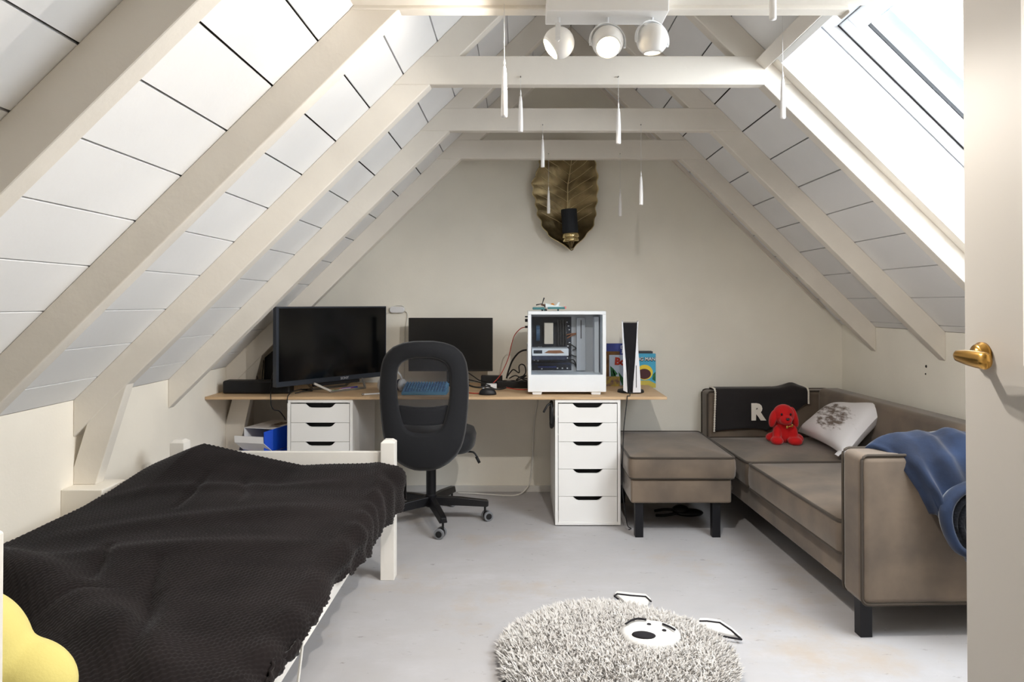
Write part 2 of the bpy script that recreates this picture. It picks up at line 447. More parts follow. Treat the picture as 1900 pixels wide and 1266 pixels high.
sash = s_.build('sash', MAT['trimw'], win, bevel=0.004)
MB().prism(pr4(sa+0.045, sb-0.045, 0.262, 0.268), 1.495, 2.52).build('pane', MAT['glass'], sash)
gk = MB()
gk.prism(pr4(sa+0.05, sb-0.05, 0.250, 0.262), 2.509, 2.515); gk.prism(pr4(sa+0.05, sa+0.054, 0.250, 0.262), 1.50, 2.509)
gk.build('gasket', MAT['black'], sash)
MB().prism(pr4(sa+0.05, sb-0.05, 0.30, 0.33), 2.44, 2.50).build('flashing', MAT['flash'], win)
MB().prism(pr4(fa+0.03, fb-0.03, 0.213, 0.2145), 2.578, 2.5855).prism(pr4(fa+0.03, fa+0.036, 0.213, 0.2145), 1.43, 2.578).build('sash_joint', MAT['hole'], win)
MB().prism(pr4(fa, fb, 0.1835, 0.185), 2.6115, 2.6146).build('frame_joint', MAT['grey'], win)
MB().prism(pr4(XO-0.01, XB, -0.0232, -0.022), 2.614, 2.668).build('reveal_edge', MAT['beam'], win)
vt = MB().prism(pr4(fa+0.028, fa+0.034, 0.195, 0.245), 1.45, 2.57).build('vent_strip', MAT['alu'], win)
for i in range(30):
    y = 1.47 + i*0.036
    MB().prism(pr4(fa+0.034, fa+0.0355, 0.205, 0.235), y, y+0.018).build('slot', MAT['hole'], vt)
# daylight portal in the skylight
pl = bpy.data.lights.new('skylight_portal', 'AREA'); pl.shape = 'RECTANGLE'; pl.size = 1.1; pl.size_y = 1.15; pl.cycles.is_portal = True
po = bpy.data.objects.new('skylight_portal', pl); col.objects.link(po)
pc = PR((XO+XB)/2, 0.24); po.location = (pc[0], 2.0, pc[1])
po.rotation_euler = Vector((-SN, 0, -CS)).to_track_quat('-Z', 'Y').to_euler()
# ------------------------------------------------------------------ door, standing open on the right
XD = 0.912
door = thing('door_1', 'white panel door standing open at the right edge', None, (XD, 1.0, 0), kind='structure')
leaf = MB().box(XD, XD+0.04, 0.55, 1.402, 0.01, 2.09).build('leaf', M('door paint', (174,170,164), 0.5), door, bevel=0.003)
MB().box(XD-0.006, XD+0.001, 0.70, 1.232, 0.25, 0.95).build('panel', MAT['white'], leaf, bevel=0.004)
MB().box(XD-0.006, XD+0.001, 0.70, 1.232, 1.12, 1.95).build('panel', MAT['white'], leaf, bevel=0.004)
hz, hy = ZZ(660, 1.345), 1.345
hd = MB().lathe([(0.0265,0),(0.0265,0.006),(0.022,0.009),(0.022,0.014),(0.017,0.016),(0.011,0.018),(0.0095,0.050)], (XD, hy, hz), 28, (-1,0,0))
handle = hd.build('rosette', MAT['brass'], door, smooth=True)
lv = MB()
rings = []
for t in np.linspace(0, 1, 14):
    y = hy + 0.008 - 0.098*t; r = 0.0085 + 0.006*math.sin(math.pi*min(1, t*1.05)*0.62) ; r *= (1 if t < 0.95 else 0.75)
    if t == 0: r *= 0.5
    rings.append([(XD-0.052+ r*0.75*math.cos(a), y, hz - 0.004*t + r*1.15*math.sin(a)) for a in np.linspace(0, 2*math.pi, 17)[:-1]])
lv.loft(rings); lv.build('lever', MAT['brass'], handle, smooth=True)
# ================================================================== ceiling spotlight bar
lampY = 1.90
sp = thing('ceiling_spotlight', 'white ceiling bar with three adjustable round spot heads', 'ceiling light', (XX(1128,lampY), 1.95, 2.104))
MB().box(XX(1014.5,lampY), XX(1243,lampY), lampY, lampY+0.098, 2.052, 2.1035).build('mounting_bar', MAT['white'], sp, bevel=0.003)
def spot_head(px, py, aim, yaw, power, op=34):
    c = Vector(pt(px, py, 1.945)); r = 0.045; a = Vector(aim).normalized()
    u = a.orthogonal().normalized(); v_ = a.cross(u); n = 28
    ang = [math.pi - (math.pi - R(op)) * k / 13 for k in range(14)]        # open towards a
    rings = [[c + a*(r*math.cos(t)) + u*(r*math.sin(t)*math.cos(2*math.pi*i/n)) + v_*(r*math.sin(t)*math.sin(2*math.pi*i/n)) for i in range(n)] for t in ang]
    inner = [[c + (p - c)*0.86 - a*0.006 for p in rg] for rg in rings[::-1][:6]]
    b = MB(); vs = [p for rg in rings + inner for p in rg]; fs = []
    for k in range(len(rings)+len(inner)-1):
        for i in range(n):
            j = (i+1) % n; fs.append((k*n+i, k*n+j, (k+1)*n+j, (k+1)*n+i))
    b.add(vs, fs)
    head = b.build('spot_head', MAT['white'], sp, smooth=True)
    d = c + a*(r*0.60)
    rb_ = 0.045*0.80*math.sin(R(op)); MB().lathe([(rb_,0),(rb_*0.98,0.004),(rb_*0.6,0.010),(0.001,0.012)], d, 24, a).build('bulb', MAT['bulb'], head)
    # U-shaped bracket in a vertical plane turned by yaw
    s = Vector((math.cos(R(yaw)), math.sin(R(yaw)), 0)); rb = r + 0.006
    arc = [c + s*(rb*math.cos(t)) + Vector((0,0,rb*math.sin(t))) for t in np.linspace(R(-12), R(192), 22)]
    nrm = s.cross(Vector((0,0,1)))
    b = MB(); rg = []
    for i, p in enumerate(arc):
        o = (p - c).normalized()
        rg.append([p + nrm*0.007, p + nrm*0.007 + o*0.003, p - nrm*0.007 + o*0.003, p - nrm*0.007])
    b.loft(rg); b.cyl(c + Vector((0,0,rb)), (c.x, c.y, 2.054), 0.004)
    b.cyl(arc[0] - s*0.002, arc[0] + s*0.004, 0.004); b.cyl(arc[-1] + s*0.002, arc[-1] - s*0.004, 0.004)
    b.build('bracket', MAT['trimw'], head)
    l = bpy.data.lights.new('spot_beam', 'SPOT'); l.energy = power; l.spot_size = R(168); l.spot_blend = 0.35; l.color = (1.0, 0.935, 0.86); l.shadow_soft_size = 0.018
    lo = bpy.data.objects.new('spot_beam', l); col.objects.link(lo); lo.parent = head
    lo.location = FRAME[sp.name] @ (c + a*(r*1.0)); lo.rotation_euler = a.to_track_quat('-Z','Y').to_euler()
LP = 11.0
spot_head(1037, 78, (-0.80, -0.05, -0.60), 84, LP*0.36, 46)
spot_head(1128, 76, (-0.02, -0.62, -0.78), 12, LP*0.5, 48)
spot_head(1211, 72, (0.02, 0.10, -1.0), 22, LP*1.3, 31)

# ================================================================== hanging candles
cand = [  # px, top of body py, bottom py, depth, label
    (935.5, 120, 216, 1.985, 'largest hanging white taper candle, under the first collar tie, left of the spotlights', TZ0),
    (966, 176, 244, 2.67, 'white taper candle hanging left of centre in front of the second visible beam', TZ0),
    (1007, 257, 310, 3.388, 'white taper candle hanging just above the upper left of the brass leaf lamp', TZ0),
    (1018, 352, 396, 4.05, 'small white taper candle hanging in front of the brass leaf', TZ0),
    (1148, 199, 266, 2.67, 'white taper candle hanging right of centre across the two middle beams', TZ0),
    (1151, 357, 401, 4.05, 'smallest white taper candle hanging against the wall right of the leaf lamp', TZ0),
    (1190, 326, 380, 3.388, 'white taper candle hanging furthest right against the beige wall, beside the leaf lamp', TZ0),
    (1454, 143, 219, 2.40, 'white taper candle hanging beside the skylight corner', None),
    (1436, -50, 34, 1.80, 'white taper candle cut by the top edge, right of the spotlights', 2.104)]
for (px, y0, y1, Y, lab, top) in cand:
    Yc = Y + (0.02 if top == TZ0 else 0)
    if top == TZ0: Yc = Y - 0.012
    x = XX(px, Yc); zb = ZZ(y1, Yc); zt = ZZ(y0, Yc); L = zt - zb
    if top is None: top = min(zr(x) - 0.001, 2.3)
    if top == TZ0: top = TZ0 + 0.03
    c = thing('hanging_candle', lab, 'candle', (x, Yc, zb), 0, 'taper candles hung from the beams')
    r = 0.0095
    MB().lathe([(r*0.9,0),(r,0.004),(r*0.97,L*0.35),(r*0.72,L*0.82),(r*0.45,L*0.97),(0.0012,L)], (x,Yc,zb), 14).build('candle_body', MAT['wax'], c, smooth=True)
    MB().lathe([(0.0022,L-0.004),(0.0034,L+0.008),(0.0022,L+0.016),(0.0004,L+0.024)], (x,Yc,zb), 10).build('flame_tip', MAT['wax'], c, smooth=True)
    if top > zt + 0.03: MB().cyl((x,Yc,zt+0.018), (x,Yc,top), 0.0007, n=5).build('thread', MAT['thread'], c)
    if Y in YR.values():
        MB().box(x-0.002, x+0.002, Yc-0.002, Y-0.002, top-0.004, top).build('hook', MAT['silver'], c)

# ================================================================== leaf wall lamp
YL = YW - 0.055
prof = [(262,1045,1062),(268,1030,1075),(276,1018,1086),(286,1008,1095),(297,1002,1101),(318,998,1107),(330,991,1108),(343,987,1108.5),(362,990,1108.5),(381,995,1106),(394,996,1104.6),(411,1002.5,1103),(427,1009,1096),(438,1018,1086),(447.5,1031,1077),(457,1048,1067),(465,1058,1061.5)]
ys = [p[0] for p in prof]
def leaf_pt(u, v, off=0.0):
    py = 262 + (465-262)*v
    l = np.interp(py, ys, [p[1] for p in prof]); r = np.interp(py, ys, [p[2] for p in prof])
    rib = np.interp(py, [262,297,343,390,430,465], [1060,1061,1054,1053,1056,1060])
    l += 1.8*math.sin(py*0.31) * min(1, (465-py)/30); r += 1.6*math.sin(py*0.27+1) * min(1, (465-py)/30)
    px = rib + (l - rib)*(1-2*u) if u < 0.5 else rib + (r - rib)*(2*u-1)
    s = abs(2*u-1)
    depth = 0.045*s**2.2 + 0.012*math.sin(v*9)*s**2 + 0.03*(v-0.5)**2      # rim comes forward
    q = (2*u-1)
    vein = math.cos((py*0.30 + (26*s if True else 0)))                     # side veins sweep up
    depth += 0.0035*max(0, vein-0.90)/0.10*(1-s)*1.0 if s > 0.04 else 0.004
    return (XX(px, YL), YL - depth + 0.02 - off, ZZ(py, YL))
leaf = thing('wall_lamp', 'antique brass leaf wall lamp with black cylinder shade', 'wall lamp', (XX(1055,YL), YW, ZZ(380,YL)))
b = MB().grid(lambda u, v: leaf_pt(u, v), 60, 110)
lo = b.build('leaf_plate', MAT['antique'], leaf, smooth=True); solidify(lo, 0.004)
MB().tube([leaf_pt(0.5, v, 0.002) for v in np.linspace(0.03, 0.98, 14)], 0.0032).build('midrib', MAT['veinbrass'], lo, smooth=True)
for v0 in np.linspace(0.22, 0.80, 8):
    for sgn in (-1, 1):
        pts = []
        for k in range(7):
            s = k/6*0.86; pts.append(leaf_pt(0.5+sgn*0.5*s, max(0.02, v0 - 0.17*s**0.9), 0.003))
        MB().tube(pts, 0.0016, n=6).build('vein', MAT['veinbrass'], lo, smooth=True)
MB().loop([leaf_pt(0, v, 0) for v in np.linspace(0.0,1,60)] + [leaf_pt(1, v, 0) for v in np.linspace(1,0.0,60)][1:-1], 0.0028).build('rim', M('bright brass rim', (196,180,140), 0.3, metal=1.0), lo, smooth=True)
def at(px, py, Y=YL-0.09): return Vector(pt(px, py, Y))
ax = (at(1055,389) - at(1058,434)).normalized(); cbot = at(1058.5, 433)
shade = MB()
Ls = (at(1055.5,388.5) - cbot).length; rs = 0.0505
shade.lathe([(rs,0),(rs,Ls),(rs-0.003,Ls),(rs-0.003,0.002)], cbot, 32, ax).build('shade', M('black lamp shade', (22,26,32), 0.7), leaf, smooth=False, bevel=0.001)
MB().lathe([(0.047,-0.052),(0.050,-0.050),(0.050,-0.032),(0.046,-0.030),(0.052,-0.028),(0.054,-0.024),(0.054,-0.004),(0.050,0.0),(0.0,0.0)], cbot, 32, ax).build('lamp_cup', M('brass cup', (196,176,128), 0.25, metal=1.0), leaf, smooth=True)
b = MB().lathe([(0.006,-0.095),(0.008,-0.085),(0.020,-0.055),(0.022,-0.05)], cbot, 20, ax)
e = cbot - ax*0.09
b.tube([e, e + Vector((0,0.03,-0.004)), (XX(1059,YL), YL-0.01, ZZ(461,YL))], 0.006).build('stem', MAT['antique'], leaf, smooth=True)
MB().box(XX(1040,YW), XX(1070,YW), YL+0.02, YW-0.0005, ZZ(385,YW), ZZ(360,YW)).build('wall_mount', MAT['antique'], leaf, bevel=0.003)

# ================================================================== desk and drawer units
YD = 3.78; ZD = 0.7155
desk = MB().prism([(XL+0.002,YD),(0.813,YD),(0.813,YW-0.018),(XL+0.002,YW-0.018),(XL+0.002,4.115),(-1.46,4.115),(-1.46,4.04),(XL+0.002,4.04)], 0.700, ZD, 'z')
desk.build('desk_top', MAT['oak'], bevel=0.002, label='long pale oak desktop lying across two white drawer units', cat='desk')
def drawer_unit(x0, label):
    x1 = x0 + 0.362; y0, y1 = YD+0.008, YD+0.588; t = 0.016
    u = thing('drawer_unit', label, 'drawer unit', ((x0+x1)/2, (y0+y1)/2, 0), 0, 'white drawer units under the desk')
    b = MB().box(x0, x0+t, y0, y1, 0.006, 0.6995).box(x1-t, x1, y0, y1, 0.006, 0.6995).box(x0+t, x1-t, y0, y1, 0.682, 0.6995).box(x0+t, x1-t, y0, y1, 0.006, 0.022).box(x0+t, x1-t, y1-0.008, y1, 0.022, 0.682)
    b.build('carcass', MAT['white'], u, bevel=0.001)
    f = MB()
    for (sx, sy) in ((x0+0.03,y0+0.03),(x1-0.03,y0+0.03),(x0+0.03,y1-0.03),(x1-0.03,y1-0.03)): f = MB().cyl((sx,sy,0),(sx,sy,0.0065),0.015); f.build('glide', MAT['black'], u)
    zs = [0.6775]; 
    for h in (0.106, 0.105, 0.1515, 0.1505, 0.143): zs.append(zs[-1]-h)
    xa, xb = x0+t+0.003, x1-t-0.003; xc = (xa+xb)/2
    for k in range(5):
        zt, zb = zs[k]-0.0022, zs[k+1]
        prof = [(xa,zb),(xb,zb),(xb,zt),(xc+0.084,zt)]
        prof += [(xc+0.084-0.012*a-0.022*a*a, zt-0.0225*a*a*(3-2*a)) for a in (0.25,0.5,0.75,1.0)]
        prof += [(xc-0.084+0.012*a+0.022*a*a, zt-0.0225*a*a*(3-2*a)) for a in (1.0,0.75,0.5,0.25)]
        prof += [(xc-0.084,zt),(xa,zt)]
        fr_ = MB().prism(prof, y0+0.002, y0+0.018).build('drawer_front', MAT['white'], u, bevel=0.0008)
        bx = MB().box(xa+0.008, xb-0.008, y0+0.0185, y1-0.02, zb+0.01, zb+0.018).box(xa+0.008, xa+0.018, y0+0.0185, y1-0.02, zb+0.018, zt-0.03).box(xb-0.018, xb-0.008, y0+0.0185, y1-0.02, zb+0.018, zt-0.03)
        bx.box(xa+0.02, xb-0.02, y0+0.05, y0+0.055, zb+0.02, zt-0.003)
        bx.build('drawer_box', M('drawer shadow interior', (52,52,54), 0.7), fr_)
    return u
drawer_unit(XX(532.5,YD)+0.001, 'left white five-drawer unit, lower half hidden behind the bed')
drawer_unit(XX(1030,YD), 'right white five-drawer unit beside the grey ottoman')

# ------------------------------------------------------------------ television
Y1, Y2 = 3.76, 4.37
P1 = Vector((XX(513,Y1), Y1, 0)); P2 = Vector((XX(717,Y2), Y2, 0)); tvz0, tvz1 = 0.768, 1.214
W_ = (P2-P1).length; ang = math.degrees(math.atan2(P2.y-P1.y, P2.x-P1.x))
tv = thing('television', 'black flat television angled on the left of the desk', 'television', (P1.x, P1.y, ZD), ang)
Lb = lambda: MB()
zz0, zz1 = tvz0-ZD, tvz1-ZD
b = MB().box(0, W_, 0, 0.035, zz0, zz1); body = b.build('housing', MAT['bezel'], tv, bevel=0.003, local=True)
MB().box(0.06, W_-0.06, 0.035, 0.075, zz0+0.02, zz1-0.1).build('rear_cover', MAT['black'], tv, bevel=0.01, local=True)
MB().box(0.016, W_-0.010, -0.0015, 0.001, zz0+0.030, zz1-0.009).build('screen', MAT['screen'], body, local=True)
M0 = Matrix.Translation(Vector((P1.x,P1.y,ZD))) @ Matrix.Rotation(R(ang),4,'Z')
text('logo', 'SONY', 0.022, M('logo grey', (150,152,158), 0.4), body, M0 @ Matrix.Translation(Vector((W_*0.585,-0.001,zz0+0.0145))) @ FACE_CAM, 0.0006, 0.0004)
stn = MB()
a0 = 0.23; a1 = 0.58; hh = 0.0005
def bar(p, q, wd=0.012, th=0.006):
    p, q = Vector(p), Vector(q); d = (q-p).normalized(); up = Vector((0,1,0)); s_ = d.cross(up).normalized()
    rg = lambda c: [c+s_*wd/2+up*th, c-s_*wd/2+up*th, c-s_*wd/2-up*th, c+s_*wd/2-up*th]
    return MB().loft([rg(p), rg(q)])
for (p, q) in (((a0,-0.015,zz0+0.004),(a0+0.075,-0.075,0.0085)), ((a1,-0.015,zz0+0.004),(a1-0.03,-0.075,0.0085)),
               ((a0,0.055,zz0+0.004),(a0+0.075,0.11,0.0085)), ((a1,0.055,zz0+0.004),(a1-0.03,0.11,0.0085))):
    bar(p, q).build('stand_leg', MAT['silver'], tv, local=True)
MB().box(a0+0.07, a1-0.025, -0.082, -0.068, 0.0002, 0.012).build('stand_foot', MAT['silver'], tv, bevel=0.002, local=True)
MB().box(a0+0.07, a1-0.025, 0.103, 0.117, 0.0002, 0.012).build('stand_foot', MAT['silver'], tv, bevel=0.002, local=True)
MB().box(a0+0.02, a1, 0.015, 0.03, zz0-0.02, zz0+0.001).build('stand_neck', MAT['black'], tv, local=True)
def pen(x, y, L, a, c, capc, lab):
    p = M0 @ Vector((x, y, 0.006)); d = (M0.to_3x3() @ Vector((math.cos(R(a)), math.sin(R(a)), 0)))
    t = thing('marker_pen', lab, 'pen', (p.x,p.y,p.z-0.006), 0, 'pens lying under the television')
    MB().cyl(p, p+d*L*0.68, 0.0058, n=10).build('barrel', c, t, smooth=False)
    MB().cyl(p+d*L*0.68, p+d*L, 0.0061, 0.0055, n=10).build('cap', capc, t)
pen(0.46, -0.052, -0.13, 2, MAT['carton'], M('green cap', (110,200,150), 0.5), 'white pen with mint green cap lying under the television')
pen(0.36, -0.035, 0.13, -4, M('red pen', (160,40,45), 0.5), M('red cap', (130,30,40), 0.5), 'red pen lying under the television')
pen(0.42, -0.02, 0.12, 3, M('blue pen', (50,70,170), 0.5), M('blue cap', (30,40,130), 0.5), 'blue pen lying under the television, furthest back')
# soundbar and the tall black panel behind it
sb = thing('soundbar', 'black soundbar lying at the left end of the desk', 'speaker', (-1.5, 3.94, ZD))
MB().box(XX(413,3.90), -1.315, 3.90, 3.985, ZD, ZD+0.075).build('cabinet', MAT['black'], sb, bevel=0.012, seg=4)
MB().box(XX(413,3.90)+0.014, -1.33, 3.898, 3.901, ZD+0.012, ZD+0.064).build('grille', M('speaker cloth', (30,31,33), 0.95, bump=0.2, bscale=500), sb)
Yk = 4.14
MB().prism([(XX(489,Yk),ZD),(XX(530,Yk),ZD),(XX(530,Yk),ZZ(634,Yk)),(XX(512,Yk),ZZ(646,Yk)),(XX(491,Yk),ZZ(664,Yk))], Yk, Yk+0.05).build('speaker_panel', MAT['black'], bevel=0.004, label='tall black slant-topped panel standing behind the soundbar', cat='speaker')
MB().tube([pt(472,733,4.05)[:2]+(ZD+0.004,), pt(478,700,4.06), pt(466,682,4.07), pt(477,670,4.08), pt(489,668,4.10), pt(488,690,4.10), pt(486,712,4.08)], 0.0028).build('looped_cable', MAT['black'], label='thin black cable looping above the soundbar', cat='cable', smooth=True)
MB().tube([pt(508,690,3.82), pt(504,705,3.87), pt(503,722,3.88), pt(503,735,3.772), pt(504,752,3.774), pt(509,760,3.80), pt(519,763,3.83), pt(528,774,3.9), pt(530,779,4.0)], 0.003).build('hanging_cable', MAT['black'], label='black cable hanging over the desk edge by the television', cat='cable', smooth=True)
MB().tube([pt(560,722,3.95), pt(545,726,3.88), pt(536,733,3.775), pt(534,740,3.772), pt(534,748,3.774)], 0.0028).build('hanging_cable', MAT['black'], label='short black cable drooping over the desk above the left drawers', cat='cable', smooth=True)
MB().tube([pt(548,728,3.9)[:2]+(ZD+0.004,), pt(565,724,3.94)[:2]+(ZD+0.010,), pt(580,720,4.0)[:2]+(ZD+0.006,), pt(560,716,4.06)[:2]+(ZD+0.005,), pt(590,713,4.1)[:2]+(ZD+0.005,)], 0.003).build('cable_tangle', MAT['black'], label='black cable tangle lying under the television corner', cat='cable', smooth=True)
# white switch box on the wall with its lead
sw = thing('plug_adapter', 'white oval plug box stuck to the wall beside the television', 'adapter', pt(738,575,YW))
MB().lathe([(0.024,0),(0.026,0.006),(0.024,0.018),(0.016,0.024),(0.001,0.025)], (0,0,0), 24, (0,-1,0)).v
b = MB()
sh = [(XX(737.5,YW)+ (0.028 if math.cos(a) > 0 else -0.028)+0.021*math.cos(a), ZZ(575,YW)+0.0215*math.sin(a)) for a in np.linspace(0,2*math.pi,33)[:-1]]
b.prism(sh, YW-0.026, YW-0.0005).build('box', MAT['carton'], sw, bevel=0.006, seg=3)
MB().tube([pt(724,578,YW-0.008), pt(718,582,YW-0.006), pt(715,584,YW-0.006)], 0.003).build('lead', MAT['whitecable'], sw, smooth=True)
MB().tube([pt(750,577,YW-0.008), pt(756,582,YW-0.008), pt(755,596,YW-0.006), pt(752,612,YW-0.006), pt(751,640,YW-0.006), pt(750,720,YW-0.006)], 0.003).build('lead', MAT['whitecable'], sw, smooth=True)
MB().tube([pt(726,572,YW-0.01), pt(735,567,YW-0.008), pt(748,568,YW-0.008), pt(751,574,YW-0.008)], 0.003).build('lead', MAT['whitecable'], sw, smooth=True)
# ------------------------------------------------------------------ monitor
YM = 4.28
mo = thing('computer_monitor', 'slim dark computer monitor standing behind the office chair', 'monitor', (XX(836,YM), YM+0.06, ZD))
mb = MB().box(XX(758,YM), XX(914,YM), YM, YM+0.03, ZZ(689,YM), ZZ(590,YM)).build('housing', M('monitor frame', (30,29,29), 0.4), mo, bevel=0.002)
MB().box(XX(760,YM), XX(912.5,YM), YM-0.001, YM+0.0005, ZZ(685.5,YM), ZZ(591.5,YM)).build('screen', MAT['matte_screen'], mb)
MB().box(XX(828,YM), XX(846,YM), YM+0.03, YM+0.05, ZD+0.01, ZZ(640,YM)).build('stand_neck', MAT['black'], mo, bevel=0.003)
MB().box(XX(805,YM), XX(868,YM), YM-0.04, YM+0.14, ZD+0.0003, ZD+0.012).build('stand_base', MAT['black'], mo, bevel=0.004)
# ------------------------------------------------------------------ keyboard, mouse, headset, stylus
kb = thing('keyboard', 'compact keyboard with light blue keycaps seen through the chair mesh', 'keyboard', (XX(790,3.93), 3.93, ZD))
kx0, kx1, ky0, ky1 = XX(746,3.87), XX(829,3.87), 3.85, 4.00
def kz(y): return ZD + 0.016 + (y-ky0)*0.24
MB().prism([(ky0,ZD),(ky1,ZD),(ky1,kz(ky1)),(ky0,kz(ky0))], kx0, kx1, 'x').build('case', M('keyboard case', (86,150,190), 0.5), kb, bevel=0.003)
kk = MB(); nr, nc = 5, 15
for r_ in range(nr):
    for c_ in range(nc):
        x = kx0+0.006+(kx1-kx0-0.012)*c_/nc; w1 = (kx1-kx0-0.012)/nc; y = ky0+0.006+(ky1-ky0-0.012)*r_/nr; h1 = (ky1-ky0-0.012)/nr
        z = kz(y); a = 0.0012; c2 = 0.0035
        kk.loft([[(x+a,y+a,z),(x+w1-a,y+a,z),(x+w1-a,y+h1-a,z+0.006),(x+a,y+h1-a,z+0.006)],[(x+c2,y+c2,z+0.011),(x+w1-c2,y+c2,z+0.011),(x+w1-c2,y+h1-c2,z+0.016),(x+c2,y+h1-c2,z+0.016)]])
kk.build('keycaps', MAT['keyblue'], kb, kind='stuff')
ms = thing('computer_mouse', 'black computer mouse on the desk left of the white computer', 'mouse', (XX(904,3.87), 3.87, ZD))
b = MB()
rings = []
for t in np.linspace(0, math.pi/2, 8):
    rings.append([(XX(905,3.87)+0.050*math.cos(t)**0.7*math.cos(a)*(1.0), 3.87+0.031*math.cos(t)**0.6*math.sin(a), ZD+0.001+0.037*math.sin(t)) for a in np.linspace(0,2*math.pi,25)[:-1]])
b.loft(rings).build('shell', MAT['black'], ms, smooth=True)
MB().ell((XX(897,3.87), 3.868, ZD+0.036), (0.007,0.004,0.005), 12, 8).build('scroll_wheel', MAT['grey'], ms, smooth=True)
MB().tube([(XX(896,3.87), 3.885, ZD+0.006), pt(880,728,3.9)[:2]+(ZD+0.004,), pt(862,727,3.95)[:2]+(ZD+0.004,), pt(845,726,4.02)[:2]+(ZD+0.004,)], 0.003).build('mouse_cord', MAT['redcable'], ms, smooth=True)
hs = thing('headset', 'white and navy headset standing on the desk behind the chair', 'headphones', (XX(726,4.0), 4.02, ZD))
hx = XX(726,4.0)
arc = [(hx+0.058*math.cos(a), 4.02, ZD+0.05+0.075*math.sin(a)) for a in np.linspace(0, math.pi, 17)]
b = MB(); b.loft([[ (p[0]+0.012*math.cos(a)*0.5, p[1]-0.018*math.cos(q), p[2]+0.006*math.sin(q)) for q in np.linspace(0,2*math.pi,11)[:-1]] for p, a in zip(arc, np.linspace(0, math.pi, 17))])
b.build('headband', MAT['carton'], hs, smooth=True)
for s in (-1, 1):
    MB().lathe([(0.030,0),(0.036,0.006),(0.036,0.018),(0.026,0.026),(0.001,0.027)], (hx+s*0.052, 4.02, ZD+0.0375), 24, (s,-0.5,0)).build('ear_cup', MAT['carton'], hs, smooth=True)
    MB().lathe([(0.033,0),(0.034,-0.012),(0.022,-0.016),(0.018,-0.006)], (hx+s*0.052, 4.02, ZD+0.0375), 24, (s,-0.5,0)).build('ear_pad', M('navy pad', (34,40,62), 0.8), hs, smooth=True)
st_ = thing('stylus', 'thin white stylus lying on the desk edge beside the chair', 'stylus', pt(694,729,3.87)[:2]+(ZD,))
MB().cyl(pt(676,731,3.84)[:2]+(ZD+0.005,), pt(716,727,3.90)[:2]+(ZD+0.005,), 0.0045, n=10).build('barrel', MAT['carton'], st_)
MB().lathe([(0.004,0),(0.006,0.004),(0.006,0.010),(0.004,0.013)], Vector(pt(676,731,3.84)[:2]+(ZD+0.006,)), 10, (-1,-0.3,0)).build('cap', MAT['silver'], st_)
# ------------------------------------------------------------------ power strip, adapter, cables
YP = 4.16
ps = thing('power_strip', 'black power strip on the desk behind the mouse', 'power strip', (XX(950,YP), YP, ZD))
MB().box(XX(922,YP), XX(984,YP), YP, YP+0.055, ZD, ZD+0.042).build('housing', MAT['black'], ps, bevel=0.004)
for px in (936, 952, 968): MB().lathe([(0.017,0),(0.016,0.002),(0.013,-0.004)], (XX(px,YP), YP+0.027, ZD+0.042), 16).build('socket', MAT['gloss_black'], ps)
MB().box(XX(902,4.12), XX(922,4.12), 4.08, 4.13, ZD, ZD+0.034).build('plug_block', MAT['carton'], bevel=0.005, label='small white plug block beside the black power strip', cat='adapter')
MB().box(XX(892,4.2), XX(932,4.2), 4.22, 4.26, ZD, ZD+0.07).build('hub_box', MAT['black'], bevel=0.004, label='small black hub box behind the power strip', cat='adapter')
cabs = [
 ('red cable rising from the desk to the back of the computer', 'redcable', 0.0026, [(915,711,4.1),(924,702,4.12),(932,690,4.14),(943,665,4.14),(949,640,4.12),(955,622,4.08),(966,610,4.02),(976,607,4.0)]),
 ('thick black cable rising to the middle of the computer', 'black', 0.0052, [(940,702,4.13),(943,690,4.12),(950,671,4.1),(960,657,4.06),(969,651,4.02),(977.5,649.5,4.0)]),
 ('black cable looping tall beside the computer', 'black', 0.0038, [(942,698,4.14),(952,686,4.14),(963,692,4.1),(963,680,4.1),(968,676,4.1),(974,680,4.1),(975,692,4.1),(968,702,4.1),(980,707,4.1)]),
 ('black cable in a low loop in front of the power strip', 'black', 0.0036, [(945,702,4.12),(956,697,4.1),(968,701,4.08),(976,697,4.06),(964,700,4.05),(958,706,4.06),(970,702,4.05),(982,704,4.06)]),
 ('black cable sagging from the monitor to the plugs', 'black', 0.0032, [(866,690,4.25),(878,698,4.22),(890,706,4.2),(905,710,4.12)]),
 ('second black cable under the monitor running to the plugs', 'black', 0.0034, [(866,704,4.12),(880,707,4.10),(895,711,4.06),(910,716,4.03)]),
 ('thick black cord lying left of the mouse', 'black', 0.0048, [(864,712,4.05),(876,717,4.02),(890,719,3.98),(905,717,4.0),(918,722,4.0),(930,722,4.02),(940,719,4.08)]),
 ('dark red cord lying on the desk towards the computer', 'redcable', 0.003, [(938,719,4.08),(955,722,4.0),(970,723,3.97),(982,723,4.0)]),
]
for lab, m_, r_, pts in cabs:
    P = []
    for (px, py, Y) in pts:
        x, y, z = pt(px, py, Y); P.append((x, y, max(z, ZD + r_ + 0.0005)))
    MB().tube(P, r_).build('cable', MAT[m_], label=lab, cat='cable', group='cables on the desk', smooth=True)
MB().tube([pt(998,742,YW-0.03), pt(991,790,YW-0.03), pt(988,850,YW-0.03), pt(984,890,YW-0.03), pt(975,908,YW-0.05), pt(958,916,YW-0.10)[:2]+(0.005,), pt(925,920,YW-0.1)[:2]+(0.005,), pt(880,918,YW-0.06)[:2]+(0.005,), pt(850,917,YW-0.05)[:2]+(0.005,)], 0.0045).build('wall_cable', MAT['whitecable'], label='cream cable hanging down the wall beside the right drawers', cat='cable', smooth=True)
